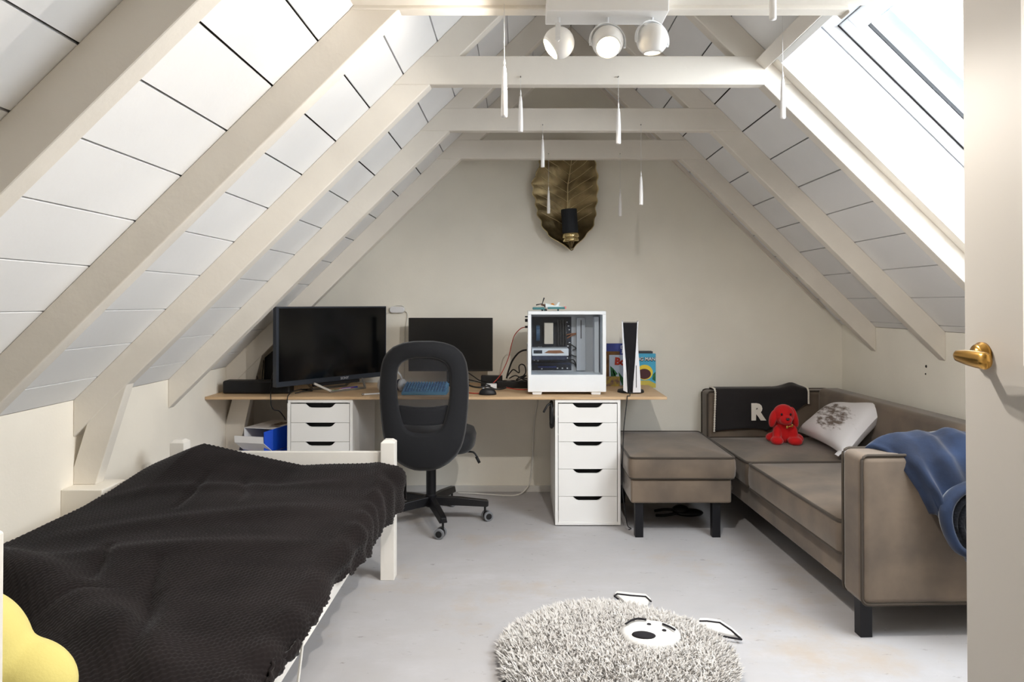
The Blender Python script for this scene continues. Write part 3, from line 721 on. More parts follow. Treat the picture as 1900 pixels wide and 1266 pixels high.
# ------------------------------------------------------------------ computer
YC = 3.86
q = lambda px: XX(px, YC)
h_ = lambda py: ZZ(py, YC)
pc = thing('desktop_computer', 'white computer tower with glass side showing its circuit boards', 'computer', (q(1051), YC+0.105, ZD))
D1 = YC + 0.215
MB().box(q(979.5), q(1124.5), YC, D1, h_(584), h_(577.5)).build('top_panel', MAT['pcwhite'], pc, bevel=0.003)
MB().box(q(979.5), q(985.5), YC, D1, h_(696), h_(584)).build('rear_panel', MAT['pcwhite'], pc, bevel=0.001)
MB().box(q(1118), q(1124.5), YC, D1, h_(696), h_(584)).build('front_panel', MAT['pcwhite'], pc, bevel=0.001)
MB().box(q(979.5), q(1124.5), YC, D1, h_(727.5), h_(695.5)).build('bottom_shroud', MAT['pcwhite'], pc, bevel=0.003)
MB().box(q(985.5), q(1118), D1-0.012, D1, h_(695.5), h_(584)).build('tray', MAT['alu'], pc)
MB().box(q(985.5), q(1118), YC+0.002, YC+0.005, h_(695.5), h_(584)).build('glass_panel', MAT['pcglass'], pc)
for px in (996.5, 1106):
    MB().loft([[(q(px)+sx*0.025, YC+0.01+dy, ZD) for sx, dy in ((-1,0),(1,0),(1,0.05),(-1,0.05))], [(q(px)+sx*0.028, YC+0.006+dy, h_(727.5)) for sx, dy in ((-1,0),(1,0),(1,0.06),(-1,0.06))]]).build('foot', MAT['pcwhite'], pc, bevel=0.002)
for px in (996.5, 1106):
    MB().box(q(px)-0.025, q(px)+0.025, D1-0.06, D1-0.01, ZD, h_(727.5)).build('foot', MAT['pcwhite'], pc, bevel=0.002)
yb = D1 - 0.012
k_ = yb / YC                         # boards sit deeper: project their pixel outlines to that depth
qb = lambda px, y=yb: XX(px, y)
hb = lambda py, y=yb: ZZ(py, y)
board_ = MB().box(qb(987), qb(1060), yb-0.004, yb, hb(687), hb(588)).build('motherboard', MAT['pcb'], pc)
yc_ = yb - 0.10
MB().box(XX(1010,yc_), XX(1026.5,yc_), yc_, yb-0.012, ZZ(638.5,yc_), ZZ(599.5,yc_)).build('cooler_tower', MAT['beige'], pc, bevel=0.002)
fan = thing  # (kept local below)
MB().lathe([(0.046,0),(0.046,0.02),(0.040,0.02),(0.040,0)], (XX(1003,yc_)-0.004, yc_+0.05, ZZ(619,yc_)), 24, (-1,0,0)).build('cooler_fan', M('blue grey fan', (60,86,110), 0.5), pc)
for k in range(4):
    px = 1034 + k*4.6
    MB().box(XX(px,yb), XX(px+2.4,yb), yb-0.036, yb-0.004, ZZ(640,yb), ZZ(594,yb)).build('memory_stick', M('memory heat spreader', (48,46,48), 0.5), pc)
for (px, py, w2, h2) in ((1050,597,3,2),(1053,604,3,2),(1049,616,2,3),(1055,611,2,2),(1055,635,3,2),(1052,641,3,2),(998,643,3,1.5),(1003,643,2,1.5)):
    MB().box(XX(px,yb), XX(px+w2,yb), yb-0.010, yb-0.004, ZZ(py+h2,yb), ZZ(py,yb)).build('connector', MAT['carton'], board_)
yg = YC + 0.05
MB().box(XX(987,yg), XX(1055,yg), yg, yb-0.004, ZZ(660.5,yg), ZZ(647,yg)).build('graphics_card', MAT['pcwhite'], pc, bevel=0.003)
MB().box(XX(990,yg), XX(1006,yg), yg-0.002, yg+0.001, ZZ(656,yg), ZZ(650,yg)).build('card_cutout', MAT['pcb'], pc)
MB().prism([(XX(1010,yg),ZZ(655,yg)),(XX(1030,yg),ZZ(656,yg)),(XX(1047,yg),ZZ(655,yg)),(XX(1040,yg),ZZ(650,yg)),(XX(1018,yg),ZZ(650.5,yg))], yg-0.002, yg+0.001).build('card_cutout', MAT['copper'], pc)
MB().box(XX(987,yg), XX(1052,yg), yg+0.004, yb-0.004, ZZ(668,yg), ZZ(661,yg)).build('card_underside', MAT['blueboard'], pc)
MB().box(XX(987,yb), XX(1060,yb), yb-0.016, yb-0.004, ZZ(676,yb), ZZ(673,yb)).build('slot_bar', MAT['blueboard'], board_)
MB().box(XX(998,yb), XX(1032,yb), yb-0.016, yb-0.004, ZZ(682,yb), ZZ(679,yb)).build('slot_bar', M('blue slot', (52,66,128), 0.5), board_)
for (px, py) in ((990,667),(997,668),(1004,683),(1033,682),(1042,682),(1051,682),(1051,663)):
    MB().box(XX(px,yb), XX(px+2.4,yb), yb-0.018, yb-0.004, ZZ(py+2,yb), ZZ(py,yb)).build('connector', MAT['carton'], board_)
MB().box(XX(1069,yb), XX(1085.5,yb), yb-0.03, yb, ZZ(687,yb), ZZ(590,yb)).build('cable_cover', MAT['alu'], pc, bevel=0.002)
MB().box(XX(1076.5,yb), XX(1078,yb), yb-0.0312, yb-0.029, ZZ(628,yb), ZZ(594,yb)).build('cover_slot', MAT['hole'], pc)
MB().box(XX(1103,yb-0.09), XX(1111,yb-0.09), yb-0.09, yb, ZZ(692,yb-0.09), ZZ(588,yb-0.09)).build('fan_rail', MAT['pcwhite'], pc, bevel=0.001)
for k, pts in enumerate(([(1050,622),(1058,620),(1069,619)], [(1052,628),(1060,623),(1069,620)], [(1056,637),(1066,644),(1069,647),(1062,650)], [(1055,656),(1063,660),(1070,662)], [(1055,668),(1064,668),(1070,680)], [(1058,672),(1066,676),(1071,685)])):
    MB().tube([pt(px, py, yb-0.02) for px, py in pts], 0.0035 if k > 1 else 0.004).build('internal_cable', MAT['copper'] if k < 2 else MAT['black'], pc, smooth=True)
for (py, hh) in ((588,2.0),(594,4.5),(607,3)):
    MB().box(q(979.5)-0.016, q(979.5)+0.001, YC+0.10, YC+0.125, h_(py+hh), h_(py-hh*0.3)).build('plug', MAT['black'], pc, bevel=0.001)
MB().box(q(979.5)-0.005, q(979.5), YC+0.06, YC+0.18, h_(690), h_(640)).build('slot_cover', MAT['alu'], pc)
# toy plane on the computer
zt = h_(577.5) ; YT = YC + 0.07
tp = thing('toy_plane', 'tiny teal and white brick-built toy plane on the computer', 'toy', (XX(1018,YT), YT, zt))
tq = lambda px: XX(px, YT)
tz = lambda py: zt + (577.5 - py) * YT / F
TEAL = M('teal bricks', (60,120,124), 0.4); WHT = M('white bricks', (226,234,236), 0.4)
MB().loft([[(tq(1012),YT-0.012,tz(572)),(tq(1012),YT+0.012,tz(572)),(tq(1012),YT+0.012,tz(563)),(tq(1012),YT-0.012,tz(563))],
           [(tq(1030),YT-0.012,tz(573)),(tq(1030),YT+0.012,tz(573)),(tq(1030),YT+0.012,tz(567.5)),(tq(1030),YT-0.012,tz(567.5))],
           [(tq(1047),YT-0.006,tz(573)),(tq(1047),YT+0.006,tz(573)),(tq(1047),YT+0.006,tz(570)),(tq(1047),YT-0.006,tz(570))]]).build('fuselage', WHT, tp, bevel=0.001)
MB().box(tq(1016), tq(1047), YT-0.055, YT+0.03, tz(574), tz(570)).build('wing', TEAL, tp, bevel=0.0015)
MB().box(tq(988), tq(1010), YT-0.055, YT+0.02, tz(575), tz(570.5)).build('wing', TEAL, tp, bevel=0.004)
MB().box(tq(1046), tq(1050), YT-0.03, YT+0.01, tz(573.5), tz(569)).build('wing_tip', M('pink brick', (214,130,130), 0.4), tp)
MB().ell((tq(1025), YT, tz(566)), (0.011,0.009,0.009), 14, 8).build('canopy', M('orange canopy', (206,130,50), 0.3), tp, smooth=True)
MB().prism([(tq(1030),tz(569)),(tq(1036),tz(569)),(tq(1039),tz(561)),(tq(1036),tz(561))], YT-0.003, YT+0.003).build('tail_fin', WHT, tp)
MB().cyl((tq(1012),YT,tz(567)), (tq(1004),YT-0.004,tz(566)), 0.007, 0.004, 10).build('nose', M('brown hub', (110,66,40), 0.5), tp)
hubp = Vector((tq(1006), YT-0.006, tz(564)))
for a in (72, 192, 312):
    d = Vector((math.cos(R(a)), -0.15, math.sin(R(a)))); n_ = Vector((-math.sin(R(a)),0,math.cos(R(a))))
    MB().loft([[hubp+n_*0.002, hubp-n_*0.002, hubp-n_*0.002+Vector((0,0.002,0)), hubp+n_*0.002+Vector((0,0.002,0))], [hubp+d*0.036+n_*0.004, hubp+d*0.036-n_*0.004, hubp+d*0.036-n_*0.004+Vector((0,0.002,0)), hubp+d*0.036+n_*0.004+Vector((0,0.002,0))]]).build('propeller_blade', MAT['black'], tp)
for px in (1006, 1013): MB().cyl((tq(px),YT-0.02,zt+0.006), (tq(px),YT-0.012,zt+0.006), 0.006, n=12).build('wheel', MAT['black'], tp)
for px in (1009, 1034): MB().box(tq(px), tq(px+3), YT-0.004, YT+0.004, zt, tz(573)).build('landing_leg', TEAL, tp)
# ------------------------------------------------------------------ game console
YG = 3.90
gc = thing('game_console', 'upright game console with white wings and black core', 'game console', (XX(1170,YG), YG, ZD))
gx = lambda px: XX(px, YG); gz = lambda py: ZZ(py, YG)
ysh = ZD + 0.012 - gz(729)
gzz = lambda py: gz(py) + ysh
lw = [(1153.5,598),(1155,640),(1156.3,690),(1156.3,727),(1164,730.5),(1162.8,700),(1160,660),(1157.5,630),(1156,600)]
rw = [(1184.3,598),(1182.6,625),(1184.5,660),(1187.5,700),(1188.6,730),(1173.8,730.5),(1174.8,712),(1178,670),(1180.6,630),(1182,600)]
MB().prism([(gx(a),gzz(b_)) for a, b_ in lw], YG, YG+0.25).build('wing', MAT['ps_white'], gc, bevel=0.0025, seg=3)
MB().prism([(gx(a),gzz(b_)) for a, b_ in rw], YG, YG+0.25).build('wing', MAT['ps_white'], gc, bevel=0.0025, seg=3)
MB().prism([(gx(a),gzz(b_)) for a, b_ in ((1156.2,601),(1158,630),(1160.5,660),(1163,700),(1164.3,729),(1173.6,729),(1174.5,712),(1177.6,670),(1180.2,630),(1181.8,601))], YG+0.006, YG+0.245).build('core', MAT['gloss_black'], gc, bevel=0.003)
MB().prism([(gx(1179.6),gzz(680)),(gx(1180.8),gzz(680)),(gx(1180.8),gzz(721)),(gx(1179.6),gzz(721))], YG-0.0015, YG+0.003).build('disc_slot', MAT['black'], gc)
MB().lathe([(0.001,0),(0.076,0),(0.078,0.004),(0.074,0.014),(0.05,0.018),(0.001,0.018)], (gx(1170), YG+0.085, ZD), 36).build('stand', MAT['black'], gc, smooth=True)
MB().tube([(gx(1168),YG+0.004,gzz(666)), (gx(1167.5),YG-0.012,gzz(672)), (gx(1165.5),YG-0.014,gzz(690)), (gx(1164.5),YG-0.02,gzz(715)), (gx(1164),3.81,ZD+0.006), (XX(1163.8,3.775),3.774,ZD+0.0055), (XX(1163.5,3.772),3.772,ZD-0.004), pt(1161,760,3.765), pt(1157.5,790,3.762), pt(1156,815,3.76), pt(1155,850,3.74), pt(1154,900,3.72), pt(1162,950,3.70)[:2]+(0.05,), pt(1170,975,3.74)[:2]+(0.004,), pt(1166,981,3.72)[:2]+(0.004,)], 0.0026).build('charging_cord', MAT['black'], label='thin black cord hanging from the console over the desk edge', cat='cable', smooth=True)
gc.rotation_euler = (0, 0, R(-9))        # turned to face into the room
# ------------------------------------------------------------------ books standing behind the console
def book(px0, px1, py0, Y, th, mat, label, tilt=0.0):
    x0, x1 = XX(px0,Y), XX(px1,Y); zt_ = ZZ(py0,Y)
    t = thing('book', label, 'book', ((x0+x1)/2, Y+th/2, ZD), 0, 'children books standing against the wall')
    MB().box(x0, x1, Y, Y+0.003, ZD, zt_).build('front_cover', mat, t)
    MB().box(x0, x1, Y+th-0.003, Y+th, ZD, zt_).build('back_cover', mat, t)
    MB().box(x0+0.002, x1-0.003, Y+0.003, Y+th-0.003, ZD+0.003, zt_-0.003).build('pages', MAT['carton'], t)
    return t
def decal(t, poly, Y, mat, name='cover_print'):
    return MB().prism([(XX(a,Y),ZZ(b_,Y)) for a, b_ in poly], Y-0.0006, Y+0.0005).build(name, mat, t)
def ctext(t, s, px, py, Y, size, mat, bold=0.001, rot=0):
    return text('cover_title', s, size, mat, t, Matrix.Translation(Vector((XX(px,Y), Y-0.0012, ZZ(py,Y)))) @ FACE_CAM @ Matrix.Rotation(R(rot),4,'Z'), 0.0005, bold)
b1 = book(1125.5, 1176, 637.5, 4.40, 0.012, M('royal blue cover', (52,66,140), 0.5, var=0.15, vscale=20), 'tallest book, royal blue cover with white letters')
ctext(b1, 'D', 1154, 644.5, 4.40, 0.026, MAT['carton']); ctext(b1, 'J', 1154.5, 651.5, 4.40, 0.026, MAT['carton'])
b2 = book(1123, 1150, 652.5, 4.355, 0.02, M('brown ochre cover', (128,92,46), 0.5, rgb2=(84,54,34), vscale=18), 'brown and ochre book in front of the tall blue one')
b3 = book(1130.5, 1172, 659, 4.31, 0.014, M('pale blue cover', (186,202,226), 0.5, var=0.06, vscale=10), 'pale blue book with red title and green leaves')
YB3 = 4.31
ctext(b3, 'Bo', 1150.5, 671.5, YB3, 0.062, M('red title', (172,48,30), 0.5), 0.0035, -4)
GRN = M('leaf green print', (44,120,70), 0.5, rgb2=(26,80,50), vscale=60)
for poly in ([(1132,679),(1138,684),(1146,694),(1141,697),(1133,694)], [(1147,690),(1156,701),(1160,713),(1155,716),(1150,705)], [(1133,694),(1142,696),(1147,707),(1141,712),(1133,703)], [(1136,684),(1139,689),(1142,698),(1138,694)]): decal(b3, poly, YB3, GRN, 'leaf_print')
b4 = book(1122, 1150, 699, 4.262, 0.014, M('busy yellow cover', (170,150,60), 0.5, rgb2=(110,84,84), vscale=45), 'small book with mottled yellow and mauve cover, in front')
b5 = book(1170, 1211, 652, 4.40, 0.045, M('charcoal cover', (62,62,66), 0.5), 'thick charcoal book behind the comic with white title')
YD5 = 4.33
b6 = book(1172, 1216.5, 656.5, YD5, 0.018, M('sky blue cover', (70,168,206), 0.5), 'comic book with sky blue cover and white capital title')
ctext(b6, 'DOG MAN', 1194.5, 667, YD5, 0.030, M('comic shadow black', (20,20,24), 0.5), 0.0030)
text('cover_title', 'DOG MAN', 0.030, MAT['carton'], b6, Matrix.Translation(Vector((XX(1194.5,YD5), YD5-0.0022, ZZ(666.5,YD5)))) @ FACE_CAM, 0.0005, 0.0004)
decal(b6, [(1172,716),(1188,706),(1204,706),(1216.5,712),(1216.5,719.5),(1172,719.5)], YD5, M('olive yellow print', (196,180,80), 0.5), 'ground_print')
decal(b6, [(1196+15*math.cos(a), 691+14*math.sin(a)) for a in np.linspace(0,2*math.pi,25)[:-1]], YD5-0.0008, M('yellow print', (232,204,62), 0.5), 'round_print')
decal(b6, [(1195+12.5*math.cos(a), 694+9.5*math.sin(a)) for a in np.linspace(0,2*math.pi,25)[:-1]], YD5-0.0014, M('maroon print', (74,34,40), 0.5), 'oval_print')
decal(b6, [(1211,695),(1216,690),(1216,708),(1210,704)], YD5-0.0006, GRN, 'leaf_print')
# headphones hooked on the side of the right drawer unit
hp = thing('headphones', 'black headphones hooked on the side of the right drawers', 'headphones', (XX(1021,3.83), 3.83, ZZ(770,3.83)))
xh = XX(1030,YD) - 0.012
MB().loop([(xh-0.006, 3.84+0.045*math.cos(a), ZZ(769,3.84)+0.070*math.sin(a)) for a in np.linspace(0,2*math.pi,33)[:-1]], 0.010, 8).build('headband', MAT['black'], hp, smooth=True)
MB().tube([(xh-0.01,3.82,ZZ(748,3.82)), (xh-0.03,3.81,ZZ(752,3.82)), (xh-0.052,3.80,ZZ(764,3.82))], 0.006).build('hook', MAT['black'], hp, smooth=True)
MB().lathe([(0.030,0),(0.034,0.006),(0.034,0.016),(0.02,0.02),(0.001,0.02)], (xh+0.008, 3.84, ZZ(782,3.84)), 20, (-1,0,0)).build('ear_cup', MAT['black'], hp, smooth=True)

# ================================================================== cartons under the desk
bc = thing('blue_carton', 'blue carton under the open white box, left of the drawers', 'box', (-1.44, 4.0, 0))
cxa, cxb = XX(452,3.90), XX(531,3.93)-0.006
MB().box(cxa, cxb, 3.89, 4.25, 0, 0.388).build('box_body', MAT['bluedark'], bc, bevel=0.002)
MB().box(cxa-0.003, cxb+0.002, 3.885, 4.253, 0.378, 0.394).build('lid', MAT['blue'], bc, bevel=0.002)
wc = thing('open_carton', 'open white and blue carton lying on the blue one', 'box', (XX(487,3.95), 3.95, 0.394), 0)
c3 = lambda px, py, Y: Vector(pt(px, py, Y))
# a box turned a little: base rectangle corners and heights
A0 = Vector((XX(454,3.90), 3.90, 0.394)); A1 = Vector((XX(507,3.86), 3.86, 0.394)); dv = Vector((0.115, 0.30, 0))
dv2 = Vector((0.075, 0.26, 0)); hgt = Vector((0,0,0.128))
def slab(p, q, r, s_, nrm, t): 
    n_ = Vector(nrm)*t; return MB().loft([[p,q,r,s_],[p+n_,q+n_,r+n_,s_+n_]])
ux = (A1-A0).normalized(); uy = dv2.normalized()
slab(A0, A1, A1+dv2, A0+dv2, (0,0,1), 0.003).build('bottom', MAT['carton'], wc)
slab(A0+hgt, A1+hgt, A1+dv2+hgt, A0+dv2+hgt, (0,0,1), 0.003).build('top', MAT['carton'], wc)
slab(A0, A0+dv2, A0+dv2+hgt, A0+hgt, tuple(ux), 0.003).build('side', MAT['carton'], wc)
slab(A1, A1+dv2, A1+dv2+hgt, A1+hgt, tuple(-ux), 0.003).build('side', MAT['blue'], wc)
slab(A0+dv2, A1+dv2, A1+dv2+hgt, A0+dv2+hgt, tuple(-uy), 0.003).build('back', MAT['carton'], wc)
slab(A1+Vector((0.001,-0.001,0.003)), A1+Vector((0.001,-0.001,0.003))-ux*0.035-uy*0.03, A1-ux*0.035-uy*0.03+hgt*0.9, A1+hgt, tuple(ux), 0.002).build('side_flap', MAT['blue'], wc)
f0 = A0+Vector((0,-0.002,0.003)); f1 = A1+Vector((0,-0.002,0.003)); fd = Vector((-0.03,-0.055,0.055))
slab(f0, f1, f1+fd, f0+fd, (0,0,1), 0.0025).build('lid_flap', MAT['carton'], wc)
slab(f0+fd, f1+fd, f1+fd+Vector((-0.004,0.006,0.036)), f0+fd+Vector((-0.004,0.006,0.036)), (0,-1,0), 0.0025).build('tuck_flap', MAT['carton'], wc)
pc0 = A0+hgt+Vector((0,0,0.0031))
for (a, b_, c_, d_) in ((0.55,0.35,0.86,0.75), (0.66,0.20,0.97,0.30)):
    W2 = A1-A0
    slab(pc0+W2*a+dv2*b_, pc0+W2*c_+dv2*b_, pc0+W2*c_+dv2*d_, pc0+W2*a+dv2*d_, (0,0,1), 0.0006).build('print_patch', M('dark print', (60,48,44), 0.5, rgb2=(150,140,134), vscale=60), wc)

# ================================================================== office chair
CX, CY = -0.504, 3.88
ch = thing('office_chair', 'black swivel office chair with mesh window in its back', 'chair', (CX, CY, 0))
for k, a in enumerate((-71, 1, 73, 145, 217)):
    d = Vector((math.cos(R(a)), math.sin(R(a)), 0)); s = Vector((-d.y, d.x, 0)); c0 = Vector((CX, CY, 0))
    def rg(t, zc, hh, wd):
        p = c0 + d*t + Vector((0,0,zc)); return [p+s*wd-Vector((0,0,hh)), p-s*wd-Vector((0,0,hh)), p-s*wd*0.7+Vector((0,0,hh)), p+s*wd*0.7+Vector((0,0,hh))]
    arm = MB().loft([rg(0.02,0.118,0.024,0.022), rg(0.16,0.113,0.022,0.022), rg(0.315,0.100,0.017,0.022), rg(0.325,0.098,0.012,0.018)]).build('base_arm', MAT['blackmetal'], ch, bevel=0.003)
    cc = c0 + d*0.305; off = Vector((math.cos(R(a*3+20)), math.sin(R(a*3+20)), 0)); axl = Vector((-off.y, off.x, 0))
    hub = cc + off*0.014 + Vector((0,0,0.028))
    hood = MB().cyl(hub - axl*0.020, hub + axl*0.020, 0.023, n=20)
    hood.cyl(cc + Vector((0,0,0.045)), cc + Vector((0,0,0.09)), 0.006)
    cs = hood.build('caster', MAT['black'], ch, bevel=0.002)
    for sg in (-1, 1):
        MB().cyl(hub + axl*(0.0125*sg), hub + axl*(0.027*sg), 0.0272, n=24).build('wheel', MAT['rubber'], cs, bevel=0.003)
        MB().cyl(hub + axl*(0.0265*sg), hub + axl*(0.0285*sg), 0.017, n=20).build('wheel_cap', MAT['black'], cs)
MB().lathe([(0.030,0.085),(0.032,0.10),(0.032,0.15),(0.028,0.155),(0.028,0.30),(0.020,0.302),(0.020,0.40)], (CX,CY,0), 24).build('gas_column', MAT['blackmetal'], ch, smooth=False)
MB().box(CX-0.07, CX+0.07, CY-0.16, CY+0.12, 0.385, 0.412).build('tilt_plate', MAT['blackmetal'], ch, bevel=0.006)
MB().tube([(CX+0.05,CY,0.395), (CX+0.21,CY-0.03,0.398), (CX+0.245,CY-0.035,0.393), (CX+0.262,CY-0.04,0.37), (CX+0.275,CY-0.045,0.345)], 0.005, sub=3).build('lever', MAT['blackmetal'], ch, smooth=True)
MB().tube([(CX+0.258,CY-0.038,0.372), (CX+0.277,CY-0.046,0.338)], 0.0085).build('lever_grip', MAT['black'], ch, smooth=True)
b = MB(); rings = []
for (z, s) in ((0.412,0.80),(0.415,0.93),(0.435,1.0),(0.480,1.02),(0.512,0.97),(0.524,0.85),(0.522,0.5),(0.518,0.02)):
    rings.append([(CX + 0.01 + 0.238*s*math.copysign(abs(math.cos(a))**0.6, math.cos(a)), CY + 0.01 + 0.232*s*math.copysign(abs(math.sin(a))**0.6, math.sin(a)), z - (0.02 if math.sin(a) > 0.7 else 0)*s) for a in np.linspace(0,2*math.pi,49)[:-1]])
b.loft(rings).build('seat', MAT['chairfab'], ch, smooth=True)
YBk = 3.63
outer = [(637,17),(640,38),(646,54),(656,66),(670,73.5),(690,77),(720,78.5),(750,77.5),(780,75),(805,72),(825,67),(842,58),(855,45),(864,30),(869,14)]
inner = [(660,14),(663,29),(669,41),(678,48.5),(690,52),(712,53),(735,51.5),(755,48.5),(770,45),(782,41.5),(792,37),(799,30),(803.5,20),(805,9)]
def loopify(half, cx):
    P = [(cx + w2, y) for y, w2 in half] + [(cx - w2, y) for y, w2 in half[::-1]]
    # resample evenly by angle-like parameter = arc length
    P.append(P[0]); d = [0]
    for a, b_ in zip(P, P[1:]): d.append(d[-1] + math.dist(a, b_))
    N = 72; xs = np.interp(np.linspace(0, d[-1], N+1)[:-1], d, [p[0] for p in P]); ys_ = np.interp(np.linspace(0, d[-1], N+1)[:-1], d, [p[1] for p in P])
    return list(zip(xs, ys_))
cxp = 787.5
def bk(px, py, off=0.0):
    x = XX(px, YBk); z = ZZ(py, YBk); dx = x - XX(cxp, YBk)
    y = YBk - 0.10*(z-0.62) + 0.9*dx*dx + 0.55*max(0, 0.5-z)**1.5 + off
    return (x*y/YBk, y, H + (z-H)*y/YBk)
Lo = loopify(outer, cxp); Li = loopify(inner, 786)
b = MB(); nL = len(Lo); vs = []
for t in (0, 0.12, 0.88, 1):
    for (o_, i_) in zip(Lo, Li):
        px = o_[0] + (i_[0]-o_[0])*t; py = o_[1] + (i_[1]-o_[1])*t
        vs.append(bk(px, py, 0.012 if t in (0,1) else 0.0))
fs = [(k*nL+i, k*nL+(i+1)%nL, (k+1)*nL+(i+1)%nL, (k+1)*nL+i) for k in range(3) for i in range(nL)]
b.add(vs, fs); bo = b.build('back_frame', MAT['chairfab'], ch, smooth=True); solidify(bo, 0.03, 0); 
b = MB(); cen = (786, 735); vs = []; fs = []
R_ = [0, 0.25, 0.5, 0.75, 1.03]
for t in R_[1:]:
    for p in Li: vs.append(bk(cen[0]+(p[0]-cen[0])*t, cen[1]+(p[1]-cen[1])*t, 0.008))
vs.append(bk(*cen, 0.008)); c0i = len(vs)-1
for k in range(3): fs += [(k*nL+i, k*nL+(i+1)%nL, (k+1)*nL+(i+1)%nL, (k+1)*nL+i) for i in range(nL)]
fs += [(c0i, i, (i+1)%nL) for i in range(nL)]
b.add(vs, fs).build('mesh_panel', MAT['mesh'], ch, smooth=True)
lb = MB().grid(lambda u, v: bk(741+u*90, (752 + v*33) + 4*math.sin(math.pi*u), 0.03), 16, 4).build('lumbar_pad', MAT['chairfab'], ch, smooth=True); solidify(lb, 0.02)
MB().box(CX-0.035, CX+0.035, 3.66, 3.75, 0.388, 0.40).build('back_bracket', MAT['blackmetal'], ch, bevel=0.004)

# ================================================================== bed
bx0, bx1 = -1.562, -0.560; YF = 3.05
bed = thing('bed', 'white wooden single bed frame with square posts', 'bed', ((bx0+bx1)/2, 1.9, 0))
def post(x0, y0, h, w=0.062, d=0.064):
    b = MB().loft([[(x0,y0,0),(x0+w,y0,0),(x0+w,y0+d,0),(x0,y0+d,0)], [(x0,y0,h-0.012),(x0+w,y0,h-0.012),(x0+w,y0+d,h-0.012),(x0,y0+d,h-0.012)], [(x0+0.014,y0+0.014,h),(x0+w-0.014,y0+0.014,h),(x0+w-0.014,y0+d-0.014,h),(x0+0.014,y0+d-0.014,h)]])
    return b.build('post', MAT['bedwhite'], bed, bevel=0.002)
MAT['bedwhite'] = M('white bed paint', (236,232,225), 0.45, var=0.03, vscale=6)
post(bx0, YF, 0.622); post(bx1-0.062, YF, 0.622); post(bx0, 0.68, 1.0); post(bx1-0.062, 0.68, 1.0)
MB().box(bx0+0.062, bx1-0.062, YF+0.02, YF+0.045, 0.30, 0.567).build('foot_board', MAT['bedwhite'], bed, bevel=0.003)
MB().box(bx0+0.062, bx1-0.062, 0.70, 0.725, 0.30, 0.94).build('head_board', MAT['bedwhite'], bed, bevel=0.003)
for x in (bx0+0.012, bx1-0.036): MB().box(x, x+0.024, 0.744, YF, 0.325, 0.475).build('side_rail', MAT['bedwhite'], bed, bevel=0.003)
MB().box(bx0+0.036, bx1-0.036, 0.76, YF-0.01, 0.33, 0.345).build('slat_base', MAT['bedwhite'], bed)
MB().box(bx0+0.05, bx1-0.05, 0.76, YF-0.03, 0.346, 0.49).build('mattress', MAT['carton'], bevel=0.03, seg=3, label='mattress lying in the white bed under the black blanket', cat='mattress')
# blanket: one continuous waffle-textured sheet draped over the mattress
NU, NV = 300, 470
ycoords = np.linspace(0.80, 3.035, NV)
def hem(y): return np.interp(y, [0.8,1.47,1.84,2.18,2.46,2.87,2.96,3.04], [0.50,0.475,0.441,0.39,0.35,0.335,0.345,0.37])
def topz(x, y):
    far = np.interp(x, [-1.60,-1.52,-1.40,-1.21,-0.96,-0.77,-0.63,-0.545,-0.5], [0.53,0.56,0.605,0.558,0.508,0.518,0.528,0.512,0.50])
    near = 0.515 + 0.012*np.sin(x*5+1) 
    w_ = np.clip((y-2.35)/0.6, 0, 1); w_ = w_*w_*(3-2*w_)
    return far*w_ + near*(1-w_)
vs = np.zeros((NV, NU, 3))
ph = rng.uniform(0, 6.28, 16); 
def fold(x, y, x0, y0, x1, y1, wdt, amp):
    dx, dy = x1-x0, y1-y0; L2 = dx*dx+dy*dy; t = np.clip(((x-x0)*dx+(y-y0)*dy)/L2, 0, 1)
    d = np.hypot(x-(x0+t*dx), y-(y0+t*dy)); return amp*np.exp(-(d/wdt)**2)*np.sin(np.pi*np.clip(t*0.9+0.05,0,1))**0.6
for j, y in enumerate(ycoords):
    hz_ = float(hem(y)) + 0.006*math.sin(y*31) + 0.005*math.sin(y*57+1)
    xo = bx1 + 0.045 + 0.008*math.sin(y*9)
    if y > 2.9: xo -= 0.0
    xsn = np.linspace(-1.548, xo-0.055, 60)
    ctrl = [(-1.578, 0.43), (-1.576, 0.47)] + [(x, float(topz(x, y))) for x in xsn]
    zt_ = ctrl[-1][1]
    for a in np.linspace(12, 84, 7): ctrl.append((xo-0.055+0.055*math.sin(R(a)), zt_-0.055*(1-math.cos(R(a)))))
    zz = zt_-0.056
    bl = 0.010*math.sin(y*7+2)
    for t in np.linspace(0.06, 1, 10): ctrl.append((xo + bl*math.sin(t*math.pi) - 0.006*t, zz + (hz_-zz)*t))
    ctrl = np.array(ctrl); d = np.concatenate([[0], np.cumsum(np.hypot(np.diff(ctrl[:,0]), np.diff(ctrl[:,1])))])
    s = np.linspace(0, d[-1], NU)
    vs[j,:,0] = np.interp(s, d, ctrl[:,0]); vs[j,:,2] = np.interp(s, d, ctrl[:,1]); vs[j,:,1] = y
